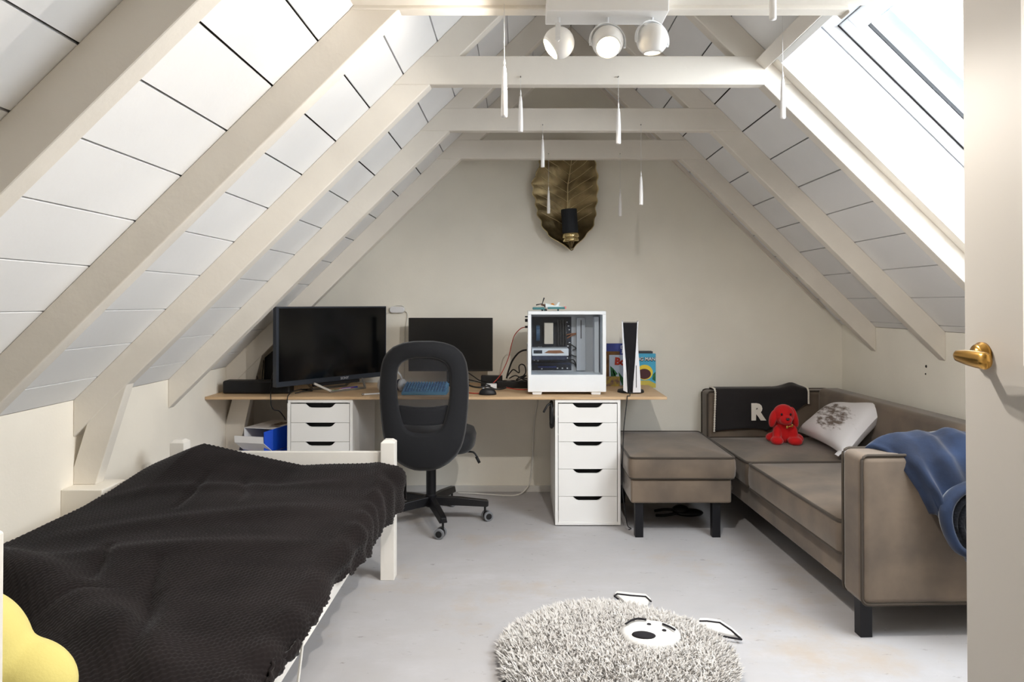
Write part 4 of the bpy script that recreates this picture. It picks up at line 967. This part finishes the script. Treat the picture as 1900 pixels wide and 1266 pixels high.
# smooth, then push along the normal
def normals(A):
    du = np.gradient(A, axis=1); dv_ = np.gradient(A, axis=0); n = np.cross(du, dv_); n /= np.linalg.norm(n, axis=2, keepdims=True)+1e-9; return n
nrm = normals(vs)
X_, Y_ = vs[:,:,0], vs[:,:,1]
dd = np.zeros_like(X_)
for k in range(7):
    a = rng.uniform(0, math.pi); fq = rng.uniform(4, 13); dd += 0.0030*np.sin(fq*(X_*math.cos(a)+Y_*math.sin(a))+ph[k] + 1.2*np.sin(3*X_+2*Y_+ph[k+8]))
for (x0,y0,x1,y1,wd,am) in ((-1.55,1.95,-1.05,1.62,0.075,0.055), (-1.05,1.62,-0.62,1.25,0.08,0.05), (-1.42,1.75,-0.95,1.38,0.05,-0.03),
        (-1.35,1.55,-0.75,1.15,0.07,0.04), (-1.0,1.9,-0.86,1.55,0.02,-0.018), (-1.2,2.0,-1.08,1.72,0.018,-0.016), (-0.9,1.7,-0.75,1.3,0.022,-0.02),
        (-1.25,2.75,-1.18,2.35,0.015,-0.012), (-1.1,2.75,-1.0,2.45,0.018,-0.010), (-1.5,2.5,-0.7,2.75,0.05,0.010), (-1.4,2.1,-0.6,2.45,0.06,0.012), (-1.3,1.9,-0.6,2.1,0.05,0.010),
        (-0.62,3.0,-0.56,2.6,0.03,0.02), (-1.5,1.3,-0.9,0.95,0.08,0.05)):
    dd += fold(X_, Y_, x0, y0, x1, y1, wd, am)
# drape waviness along the hanging side
side = np.clip((X_-(bx1-0.03))/0.05, 0, 1); dd += side*0.006*np.sin(Y_*38+3*np.sin(Y_*5))
P_ = 0.0215
uu = np.linspace(0, 1.40, NU)[None,:]*np.ones((NV,1)); vv = Y_
dots = np.cos(2*math.pi*uu/P_)*np.cos(2*math.pi*vv/P_)
dd += 0.0030*np.sign(dots)*np.abs(dots)**0.8
vs2 = vs + nrm*dd[:,:,None]*np.sign(nrm[NV//2, NU//2, 2])
faces = [(j*NU+i, j*NU+i+1, (j+1)*NU+i+1, (j+1)*NU+i) for j in range(NV-1) for i in range(NU-1)]
b = MB(); b.v = [tuple(p) for p in vs2.reshape(-1,3).tolist()]; b.f = faces
# foot end hanging down inside the footboard
last = (NV-1)*NU
for i in range(NU): x, y, z = b.v[last+i]; b.v.append((x, y+0.006, max(0.36, z-0.10)))
for i in range(NU-1): b.f.append((last+i, last+i+1, NV*NU+i+1, NV*NU+i))
bl_ = b.build('blanket', MAT['blanket'], smooth=True, label='black waffle-textured fleece blanket spread over the bed', cat='blanket'); solidify(bl_, 0.006, -1)
# cable hanging at the bedside rail
MB().tube([pt(567,1160,1.63), (XX(556,1.60),1.60,0.36), (-0.525,1.56,0.20), (-0.50,1.50,0.02), (-0.47,1.38,0.006), (-0.44,1.2,0.006)], 0.0035).build('bedside_cable', MAT['whitecable'], label='thin cream cable hanging from the bedside rail to the floor', cat='cable', smooth=True)
# plain yellow plush cushion at the head of the bed
b = MB()
zp = 0.012; b.ell((-0.955,1.14,0.615+zp), (0.125,0.11,0.135), rot=Matrix.Rotation(R(35),3,'Y')).ell((-0.835,1.16,0.600), (0.085,0.07,0.060), rot=Matrix.Rotation(R(28),3,'Y')).ell((-0.83,1.12,0.560), (0.095,0.07,0.040)).ell((-0.90,1.10,0.535), (0.10,0.09,0.05))
yo = b.build('plush_cushion', MAT['yellow'], label='plain pale yellow plush lump at the head of the bed', cat='cushion'); remesh(yo, 0.008, 8)

# ================================================================== sofa
SR = 2.2
sx0, sy0 = 1.247, 2.50
so = thing('sofa', 'taupe velvet sofa along the right wall', 'sofa', (sx0, sy0, 0), SR)
SL = 1.93
def piping(parent, loop, r=0.006): MB().loop(loop, 0.0075, 6).build('piping', MAT['velvet_dark'], parent, local=True, smooth=True)
MB().box(0.022, 0.83, 0.02, SL-0.02, 0.14, 0.258).build('base', MAT['velvet'], so, bevel=0.012, seg=3, local=True)
for (y0, y1) in ((0.0, 0.145), (SL-0.13, SL)):
    arm = MB().box(0.0, 0.845, y0, y1, 0.128, 0.678).build('armrest', MAT['velvet'], so, bevel=0.028, seg=4, local=True)
    for yy in (y0+0.006, y1-0.006):
        lp = []
        for (cx_, cz_, a0) in ((0.815,0.650,0),(0.028,0.650,90),(0.028,0.156,180),(0.815,0.156,270)):
            for k in range(5): lp.append((cx_+0.026*math.cos(R(a0+22.5*k)), yy, cz_+0.026*math.sin(R(a0+22.5*k))))
        MB().loop(lp, 0.0055, 6).build('piping', MAT['velvet_dark'], arm, local=True, smooth=True)
bkr = MB().box(0.70, 0.845, 0.145, SL-0.13, 0.14, 0.70).build('backrest', MAT['velvet'], so, bevel=0.035, seg=4, local=True)
for (y0, y1) in ((0.150, 1.108), (1.116, SL-0.134)):
    c = MB().cushion(-0.004, 0.70, y0, y1, 0.260, 0.388, 0.022, 0.006)
    o = c.build('seat_cushion', MAT['velvet'], so, smooth=True, local=True)
    o.modifiers.new('edge', 'EDGE_SPLIT').split_angle = R(50)
    piping(o, c.top_loop, 0.0055); piping(o, [(p[0],p[1],p[2]+0.004) for p in c.bot_loop], 0.0055)
for (x, y) in ((0.01,0.03),(0.775,0.03),(0.03,SL-0.08),(0.775,SL-0.08),(0.01,0.96)):
    if y == 0.96: x = 0.4
    MB().box(x, x+0.045, y, y+0.045, 0, 0.141).build('leg', MAT['legblack'], so, bevel=0.002, local=True)
# ottoman
ox0, ox1, oy0, oy1 = 0.572, 1.127, 3.57, 4.31
ot = thing('ottoman', 'grey-taupe velvet ottoman between the drawers and the sofa', 'ottoman', ((ox0+ox1)/2, (oy0+oy1)/2, 0))
MB().box(ox0+0.008, ox1-0.02, oy0+0.012, oy1-0.01, 0.185, 0.312).build('base', MAT['velvet'], ot, bevel=0.012, seg=3)
c = MB().cushion(ox0, ox1, oy0, oy1, 0.314, 0.424, 0.02, 0.007)
o = c.build('seat_cushion', MAT['velvet'], ot, smooth=True); o.modifiers.new('edge', 'EDGE_SPLIT').split_angle = R(50)
MB().loop(c.top_loop, 0.006, 6).build('piping', MAT['velvet_dark'], o, smooth=True)
MB().loop([(p[0],p[1],p[2]+0.004) for p in c.bot_loop], 0.005, 6).build('piping', MAT['velvet_dark'], o, smooth=True)
for (x, y) in ((0.606,oy0+0.035),(1.012,oy0+0.035),(0.606,oy1-0.08),(1.012,oy1-0.08)):
    MB().box(x, x+0.043, y, y+0.043, 0, 0.186).build('leg', MAT['legblack'], ot, bevel=0.002)
MB().lathe([(0.014,0),(0.016,0.002),(0.014,0.004),(0.001,0.004)], (ox1-0.02, oy0+0.03, 0.265), 16, (1,0,0)).build('badge', MAT['velvet_dark'], ot)
# black strappy thing under the ottoman
sl = thing('flat_sandal', 'black flat strappy slipper lying under the ottoman', 'slipper', (0.92, 4.0, 0))
b = MB().ell((0.98,3.98,0.018), (0.085,0.05,0.02), 20, 8).ell((0.935,3.99,0.030), (0.05,0.045,0.028), 16, 8)
b.build('sole', MAT['black'], sl, smooth=True)
MB().tube([(0.91,3.96,0.02),(0.84,3.94,0.014),(0.78,3.93,0.016)], 0.008).build('strap', MAT['black'], sl, smooth=True)
MB().tube([(0.91,4.02,0.02),(0.85,4.03,0.02),(0.79,4.02,0.014)], 0.008).build('strap', MAT['black'], sl, smooth=True)

# ------------------------------------------------------------------ black throw over the far armrest
S2W = Matrix.Translation(Vector((sx0, sy0, 0))) @ Matrix.Rotation(R(SR), 4, 'Z')
ya, yb2 = SL-0.13, SL
def throw_pt(u, v):
    # u along the armrest (x'), v over the top from the front hem to the rear hem
    x = 0.045 + u*0.60
    front = 0.262 - 0.02*math.sin(u*5) if u < 0.55 else 0.262 - (u-0.55)*0.40      # drop in front
    front = max(0.09, front)
    path = [(ya-0.012-0.012*math.sin(u*7)**2, 0.688-front), (ya-0.010-0.008*math.sin(u*9), 0.62), (ya-0.006, 0.672), (ya+0.012, 0.6885), (ya+0.06, 0.690), (yb2-0.012, 0.688), (yb2+0.004, 0.675), (yb2+0.006, 0.60)]
    d = [0]
    for a, b_ in zip(path, path[1:]): d.append(d[-1]+math.dist(a, b_))
    s = v*d[-1]
    y = np.interp(s, d, [p[0] for p in path]); z = np.interp(s, d, [p[1] for p in path])
    lift = 0.03*math.exp(-((u-0.86)/0.10)**2)*max(0, 1-abs(v-0.62)/0.35)
    return S2W @ Vector((x + 0.02*(v-0.5), y - 0.006, z + 0.004 + lift))
th = thing('throw', 'black throw with cream blanket stitch draped on the far armrest', 'throw', tuple(S2W @ Vector((0.35, ya, 0.69))))
tb = MB().grid(lambda u, v: throw_pt(u, v), 40, 36).build('cloth', MAT['throw'], th, smooth=True); solidify(tb, 0.005, 0)
for uu_ in (0.0, 1.0):
    pts = [throw_pt(uu_, v) + Vector((0,-0.004,0.002)) for v in np.linspace(0.0, 0.8, 26)]
    b = MB(); b.tube(pts, 0.0045, n=6)
    for p in pts[::1]: b.ell(p, (0.007,0.006,0.0055), 8, 5)
    b.build('stitched_edge', MAT['cream'], th, smooth=True)
text('letter', 'R', 0.135, MAT['cream'], th, S2W @ Matrix.Translation(Vector((0.305, ya-0.034, 0.548))) @ FACE_CAM, 0.001, 0.008)
# ------------------------------------------------------------------ red plush dog
dg = thing('plush_dog', 'red plush puppy sitting on the sofa', 'soft toy', (1.555, 4.04, 0.41))
D = lambda x, y, z: Vector((1.555+x, 4.04+y, 0.405+z))
b = MB().ell(D(0.005,0.02,0.075),(0.058,0.055,0.08)).ell(D(-0.006,-0.02,0.175),(0.062,0.056,0.060)).ell(D(-0.012,-0.07,0.150),(0.036,0.036,0.030))
b.ell(D(-0.055,-0.045,0.026),(0.036,0.044,0.026)).ell(D(0.045,-0.060,0.026),(0.042,0.046,0.027)).ell(D(-0.045,-0.02,0.06),(0.024,0.026,0.05)).ell(D(0.045,-0.03,0.06),(0.028,0.028,0.055)).ell(D(0.075,0.0,0.030),(0.040,0.055,0.030)).ell(D(-0.04,0.04,0.028),(0.05,0.045,0.03))
o = b.build('body', MAT['red'], dg); remesh(o, 0.006, 5)
for s in (-1, 1):
    e = MB().ell(D(-0.006+s*0.062,-0.018,0.158 if s > 0 else 0.150),(0.020,0.032,0.062 if s > 0 else 0.052), rot=Matrix.Rotation(R(-14*s),3,'Y'))
    e.build('ear', MAT['red'], dg, smooth=True)
    MB().ell(D(-0.012+s*0.026,-0.075,0.183),(0.006,0.005,0.008), 12, 8).build('eye', MAT['gloss_black'], dg, smooth=True)
MB().ell(D(-0.014,-0.105,0.160),(0.011,0.008,0.008), 14, 8).build('nose', MAT['gloss_black'], dg, smooth=True)
b = MB().cyl(D(-0.006,-0.076,0.110), D(0.020,-0.076,0.117), 0.005)
for (x, z) in ((-0.008,0.105),(-0.008,0.113),(0.021,0.113),(0.023,0.121)): b.ell(D(x,-0.076,z),(0.006,0.004,0.006), 10, 6)
b.build('bone_tag', MAT['brass'], dg, smooth=True)
# ------------------------------------------------------------------ feather cushion
def feather_mat():
    m = bpy.data.materials.new('white cotton with feather print'); m.use_nodes = True; nt = m.node_tree; N = nt.nodes; L = nt.links; b = N['Principled BSDF']
    b.inputs['Roughness'].default_value = 0.85
    tc = N.new('ShaderNodeTexCoord'); mp = N.new('ShaderNodeMapping'); mp.inputs['Scale'].default_value = (10, 34, 1); mp.inputs['Rotation'].default_value = (0,0,R(35))
    L.new(tc.outputs['Object'], mp.inputs[0])
    n = N.new('ShaderNodeTexNoise'); n.inputs['Scale'].default_value = 1.1; n.inputs['Detail'].default_value = 7; n.inputs['Roughness'].default_value = 0.65; L.new(mp.outputs[0], n.inputs['Vector'])
    # elliptical print area on the front of the cushion
    mp2 = N.new('ShaderNodeMapping'); mp2.inputs['Location'].default_value = (0.05,-0.02,0); mp2.inputs['Scale'].default_value = (3.4, 8.5, 0); L.new(tc.outputs['Object'], mp2.inputs[0])
    ln = N.new('ShaderNodeVectorMath'); ln.operation = 'LENGTH'; L.new(mp2.outputs[0], ln.inputs[0])
    mr = N.new('ShaderNodeMapRange'); mr.inputs[1].default_value = 0.55; mr.inputs[2].default_value = 1.15; mr.inputs[3].default_value = 0.16; mr.inputs[4].default_value = -0.25; L.new(ln.outputs['Value'], mr.inputs[0])
    ad = N.new('ShaderNodeMath'); ad.operation = 'ADD'; L.new(n.outputs['Fac'], ad.inputs[0]); L.new(mr.outputs[0], ad.inputs[1])
    r = N.new('ShaderNodeValToRGB'); L.new(ad.outputs[0], r.inputs[0])
    r.color_ramp.elements[0].position = 0.56; r.color_ramp.elements[0].color = (*lin((222,219,220)),1)
    r.color_ramp.elements[1].position = 0.72; r.color_ramp.elements[1].color = (*lin((112,98,90)),1)
    L.new(r.outputs[0], b.inputs['Base Color']); return m
BLc, BRc, TRc, TLc = Vector((1.705,4.20,0.445)), Vector((1.705,3.60,0.425)), Vector((1.975,3.64,0.700)), Vector((1.905,4.15,0.620))
e1 = (BRc-BLc).normalized(); e2 = (TRc-BRc+TLc-BLc)/2; e2 = (e2 - e1*e2.dot(e1)).normalized(); e3 = e1.cross(e2)
mt = Matrix(((e1.x,e2.x,e3.x,0),(e1.y,e2.y,e3.y,0),(e1.z,e2.z,e3.z,0),(0,0,0,1)))
mt.translation = (BLc+BRc+TRc+TLc)/4
mti = mt.inverted(); tk = 0.062
def pil(u, v, sgn):
    a, c_ = 2*u-1, 2*v-1
    a2 = a*(1-0.06*(1-c_*c_)*abs(a)**3); c2 = c_*(1-0.10*(1-a*a)*abs(c_)**3)
    u2, v2 = (a2+1)/2, (c2+1)/2
    p = BLc*(1-u2)*(1-v2) + BRc*u2*(1-v2) + TRc*u2*v2 + TLc*(1-u2)*v2
    h_ = tk*max(0,(1-a**4))**0.5*max(0,(1-c_**4))**0.5 + 0.005*math.sin(a*7+c_*5)*(1-a*a)*(1-c_*c_)
    return mti @ (p + e3*(sgn*h_))
cu = MB(); cu.grid(lambda u, v: pil(u, v, 1), 30, 24); cu.grid(lambda u, v: pil(u, v, -1), 30, 24)
pcs = thing('scatter_cushion', 'white feather-print cushion leaning against the sofa back', 'cushion', (1.80, 3.90, 0.40))
o = cu.build('cover', feather_mat(), pcs, smooth=True, local=True)
ml = mt.copy(); ml.translation = mt.translation - Vector((1.80, 3.90, 0.40)); o.matrix_local = ml
MB().grid(lambda u, v: (0.235+0.045*u, -0.135-0.045*v, 0.012+0.004*math.sin(u*3)), 3, 3).build('care_tag', MAT['carton'], o, local=True)
# ------------------------------------------------------------------ blue blanket over the near armrest
def bb_pt(u, v, lift=0.0):
    # u = 0 at its left edge, 1 beyond the door; v = 0 on the seat side, 1 at the hanging hem
    zt_ = 0.705 + 0.055*min(1, u*3.2)**0.6 - 0.02*u + 0.006*math.sin(u*16)
    hem_ = 0.48 - 0.17*min(1, max(0,(u-0.01))/0.20) 
    path = [(0.24,0.43),(0.19,0.58),(0.155,zt_-0.03),(0.10,zt_),(0.03,zt_-0.012),(-0.035,zt_-0.075),(-0.075,0.56),(-0.085,0.46),(-0.08,hem_)]
    if hem_ > 0.455: path[-2] = (-0.08, 0.5); path[-1] = (-0.078, 0.47)
    d = [0]
    for a, b_ in zip(path, path[1:]): d.append(d[-1]+math.dist(a, b_))
    s = v*d[-1]; y = np.interp(s, d, [p[0] for p in path]); z = np.interp(s, d, [p[1] for p in path])
    down = max(0, (v-0.45)/0.55)
    x = 0.085 + 0.15*down**1.1 + u*(0.60-0.08*down)
    rip = 0.012*math.sin(u*21+2.5*math.sin(v*4)) + 0.008*math.sin(u*37+v*5)
    edge = math.exp(-(u/0.06)**2)
    y += (-rip*0.9 if v > 0.4 else 0) + 0.035*edge*(v > 0.35)*min(1,(v-0.35)*4)
    z += rip*0.5*(1-down) - 0.02*edge*(1-down)
    return S2W @ Vector((x, y, z))
bbk = thing('folded_blanket', 'blue fleece blanket folded over the near armrest', 'blanket', tuple(S2W @ Vector((0.4, 0.05, 0.70))))
o = MB().grid(bb_pt, 60, 60).build('outer_layer', MAT['navy'], bbk, smooth=True); solidify(o, 0.03, -1)
# rolled inner layers at the hanging end, coloured near-black as the hollow's shade
def roll(x0, zc, yc, rx, rz, turns, th_, name, mat):
    rings = []
    for a in np.linspace(R(200), R(200-360*turns), 40):
        k = 1 - 0.42*(R(200)-a)/R(360*turns)
        cx_, cz_ = x0 + rx*k*math.cos(a), zc + rz*k*math.sin(a)
        n_ = Vector((math.cos(a), 0, math.sin(a)))
        p = Vector((cx_, 0, cz_))
        rings.append([S2W @ (p + Vector((0,yc,0)) + n_*th_), S2W @ (p + Vector((0,yc-0.014,0))), S2W @ (p + Vector((0,yc,0)) - n_*th_), S2W @ (p + Vector((0,yc+0.05,0)))])
    MB().loft(rings).build(name, mat, bbk, smooth=True)
EC = (0.365, 0.468)
def ering(rx, rz, y, n=40): return [S2W @ Vector((EC[0]+rx*math.cos(a)*(1+0.05*math.sin(3*a)), y, EC[1]+rz*math.sin(a)*(1+0.04*math.cos(2*a)))) for a in np.linspace(0, 2*math.pi, n+1)[:-1]]
b = MB().loft([ering(0.118,0.135,-0.06), ering(0.130,0.145,-0.085), ering(0.126,0.141,-0.112), ering(0.116,0.130,-0.124), ering(0.104,0.118,-0.118), ering(0.098,0.112,-0.098)])
b.build('fold_rim', MAT['navy'], bbk, smooth=True)
MB().loft([ering(0.106,0.120,-0.095), ering(0.106,0.120,-0.104)]).build('hollow_shade', MAT['navyshade'], bbk)
roll(EC[0]-0.004, EC[1]-0.004, -0.104, 0.088, 0.100, 1.5, 0.013, 'inner_fold', MAT['navyshade'])

# ================================================================== bear rug
rg_ = thing('animal_rug', 'shaggy white bear-shaped rug lying on the floor', 'rug', (0.33, 2.36, 0))
RCX, RCY, RRX, RRY = 0.325, 2.33, 0.395, 0.44
def rug_r(a): return 1 + 0.025*math.sin(3*a+1) + 0.02*math.sin(5*a)
base = [(RCX+RRX*0.96*rug_r(a)*math.cos(a), RCY+RRY*0.96*rug_r(a)*math.sin(a)) for a in np.linspace(0,2*math.pi,65)[:-1]]
MB().prism(base, 0.0005, 0.014, 'z').build('backing', MAT['rug'], rg_)
fx, fy = XX(1206,2.50), 2.50
pile = MB(); 
for k in range(24000):
    a = random.uniform(0, 2*math.pi); r = math.sqrt(random.random())
    x = RCX+RRX*rug_r(a)*r*math.cos(a); y = RCY+RRY*rug_r(a)*r*math.sin(a)
    if ((x-fx)/0.115)**2 + ((y-fy+0.008)/0.108)**2 < 1: continue
    L = random.uniform(0.022,0.042); t = random.uniform(0,2*math.pi); out = 0.35 if r < 0.85 else 1.0
    dx = math.cos(t)*0.7 + out*math.cos(a); dy = math.sin(t)*0.7 + out*math.sin(a); q_ = math.hypot(dx,dy)+1e-6
    lean = random.uniform(0.55, 0.97); dx, dy = dx/q_*lean*L, dy/q_*lean*L
    z0 = 0.012; z1 = 0.014 + L*math.sqrt(max(0.05,1-lean*lean)); wx_, wy_ = -dy/ (lean*L)*0.0028, dx/(lean*L)*0.0028
    pile.add([(x-wx_,y-wy_,z0),(x+wx_,y+wy_,z0),(x+dx*0.6+wx_*0.8,y+dy*0.6+wy_*0.8,z0+(z1-z0)*0.8),(x+dx*0.6-wx_*0.8,y+dy*0.6-wy_*0.8,z0+(z1-z0)*0.8),(x+dx,y+dy,z1)], [(0,1,2,3),(3,2,4)])
pile.build('pile', MAT['rug'], rg_, kind='stuff')
face = MB()
rings = []
for t in np.linspace(0, 1, 6): rings.append([(fx+0.112*math.cos(t*math.pi/2)*math.cos(a), fy+0.004+0.10*math.cos(t*math.pi/2)*math.sin(a), 0.016+0.031*math.sin(t*math.pi/2)**0.5) for a in np.linspace(0,2*math.pi,33)[:-1]])
fo = face.loft(rings[:-1] + [[(fx+0.002*math.cos(a), fy+0.004+0.002*math.sin(a), 0.0475) for a in np.linspace(0,2*math.pi,33)[:-1]]]).build('face_patch', MAT['felt'], rg_, smooth=True)
MB().ell((XX(1194,2.46), 2.462, 0.042), (0.044,0.026,0.010), 20, 8, Matrix.Rotation(R(-12),3,'Z')).build('nose', MAT['stitch'], rg_, smooth=True)
for (px, py) in ((1203,1155.5),(1231,1166.5)):
    Ye = (H-0.047)*F/(py-562); MB().ell((XX(px,Ye),Ye,0.046),(0.0085,0.008,0.004),12,6).build('eye', MAT['stitch'], rg_, smooth=True)
def floorpt(px, py, z=0.012):
    Y = (H-z)*F/(py-562); return (XX(px,Y), Y, z)
for pts in ([(1160,1155),(1172,1148),(1184,1145.5),(1198,1147.5)], [(1228,1155),(1240,1160),(1251,1166)]):
    MB().tube([floorpt(a, b_, 0.05) for a, b_ in pts], 0.004, n=6).build('brow_stitch', MAT['stitch'], rg_, smooth=True)
for ear in ([(1139,1104),(1144,1100),(1170,1103),(1197,1105),(1207,1114),(1200,1125),(1165,1127),(1152,1114)], [(1296,1150),(1310,1150),(1334,1153),(1355,1167),(1374,1184),(1345,1179),(1306,1169),(1290,1162)]):
    P = [floorpt(a, b_, 0.0) for a, b_ in ear]
    eo = MB().prism([(p[0],p[1]) for p in P], 0.001, 0.014, 'z').build('ear', MAT['felt'], rg_, bevel=0.004)
    MB().tube([floorpt(a, b_, 0.016) for a, b_ in ear[:5] if True], 0.0035, n=6, smooth=False).build('ear_stitch', MAT['stitch'], eo)
    MB().tube([floorpt(a, b_, 0.016) for a, b_ in (ear[0], ear[7]) if ear[0][0] < 1200] or [floorpt(a, b_, 0.016) for a, b_ in (ear[4], ear[5], ear[6])], 0.0035, n=6, smooth=False).build('ear_stitch', MAT['stitch'], eo)
paw = [floorpt(a, b_, 0.0) for a, b_ in ((948,1255),(935,1262),(915,1275),(900,1296),(930,1310),(965,1290))]
po_ = MB().prism([(p[0],p[1]) for p in paw], 0.001, 0.014, 'z').build('paw', MAT['felt'], rg_, bevel=0.004)
MB().tube([floorpt(950,1254,0.016), floorpt(930,1264,0.016), floorpt(913,1277,0.016)], 0.004, n=6, smooth=False).build('paw_stitch', MAT['stitch'], po_)
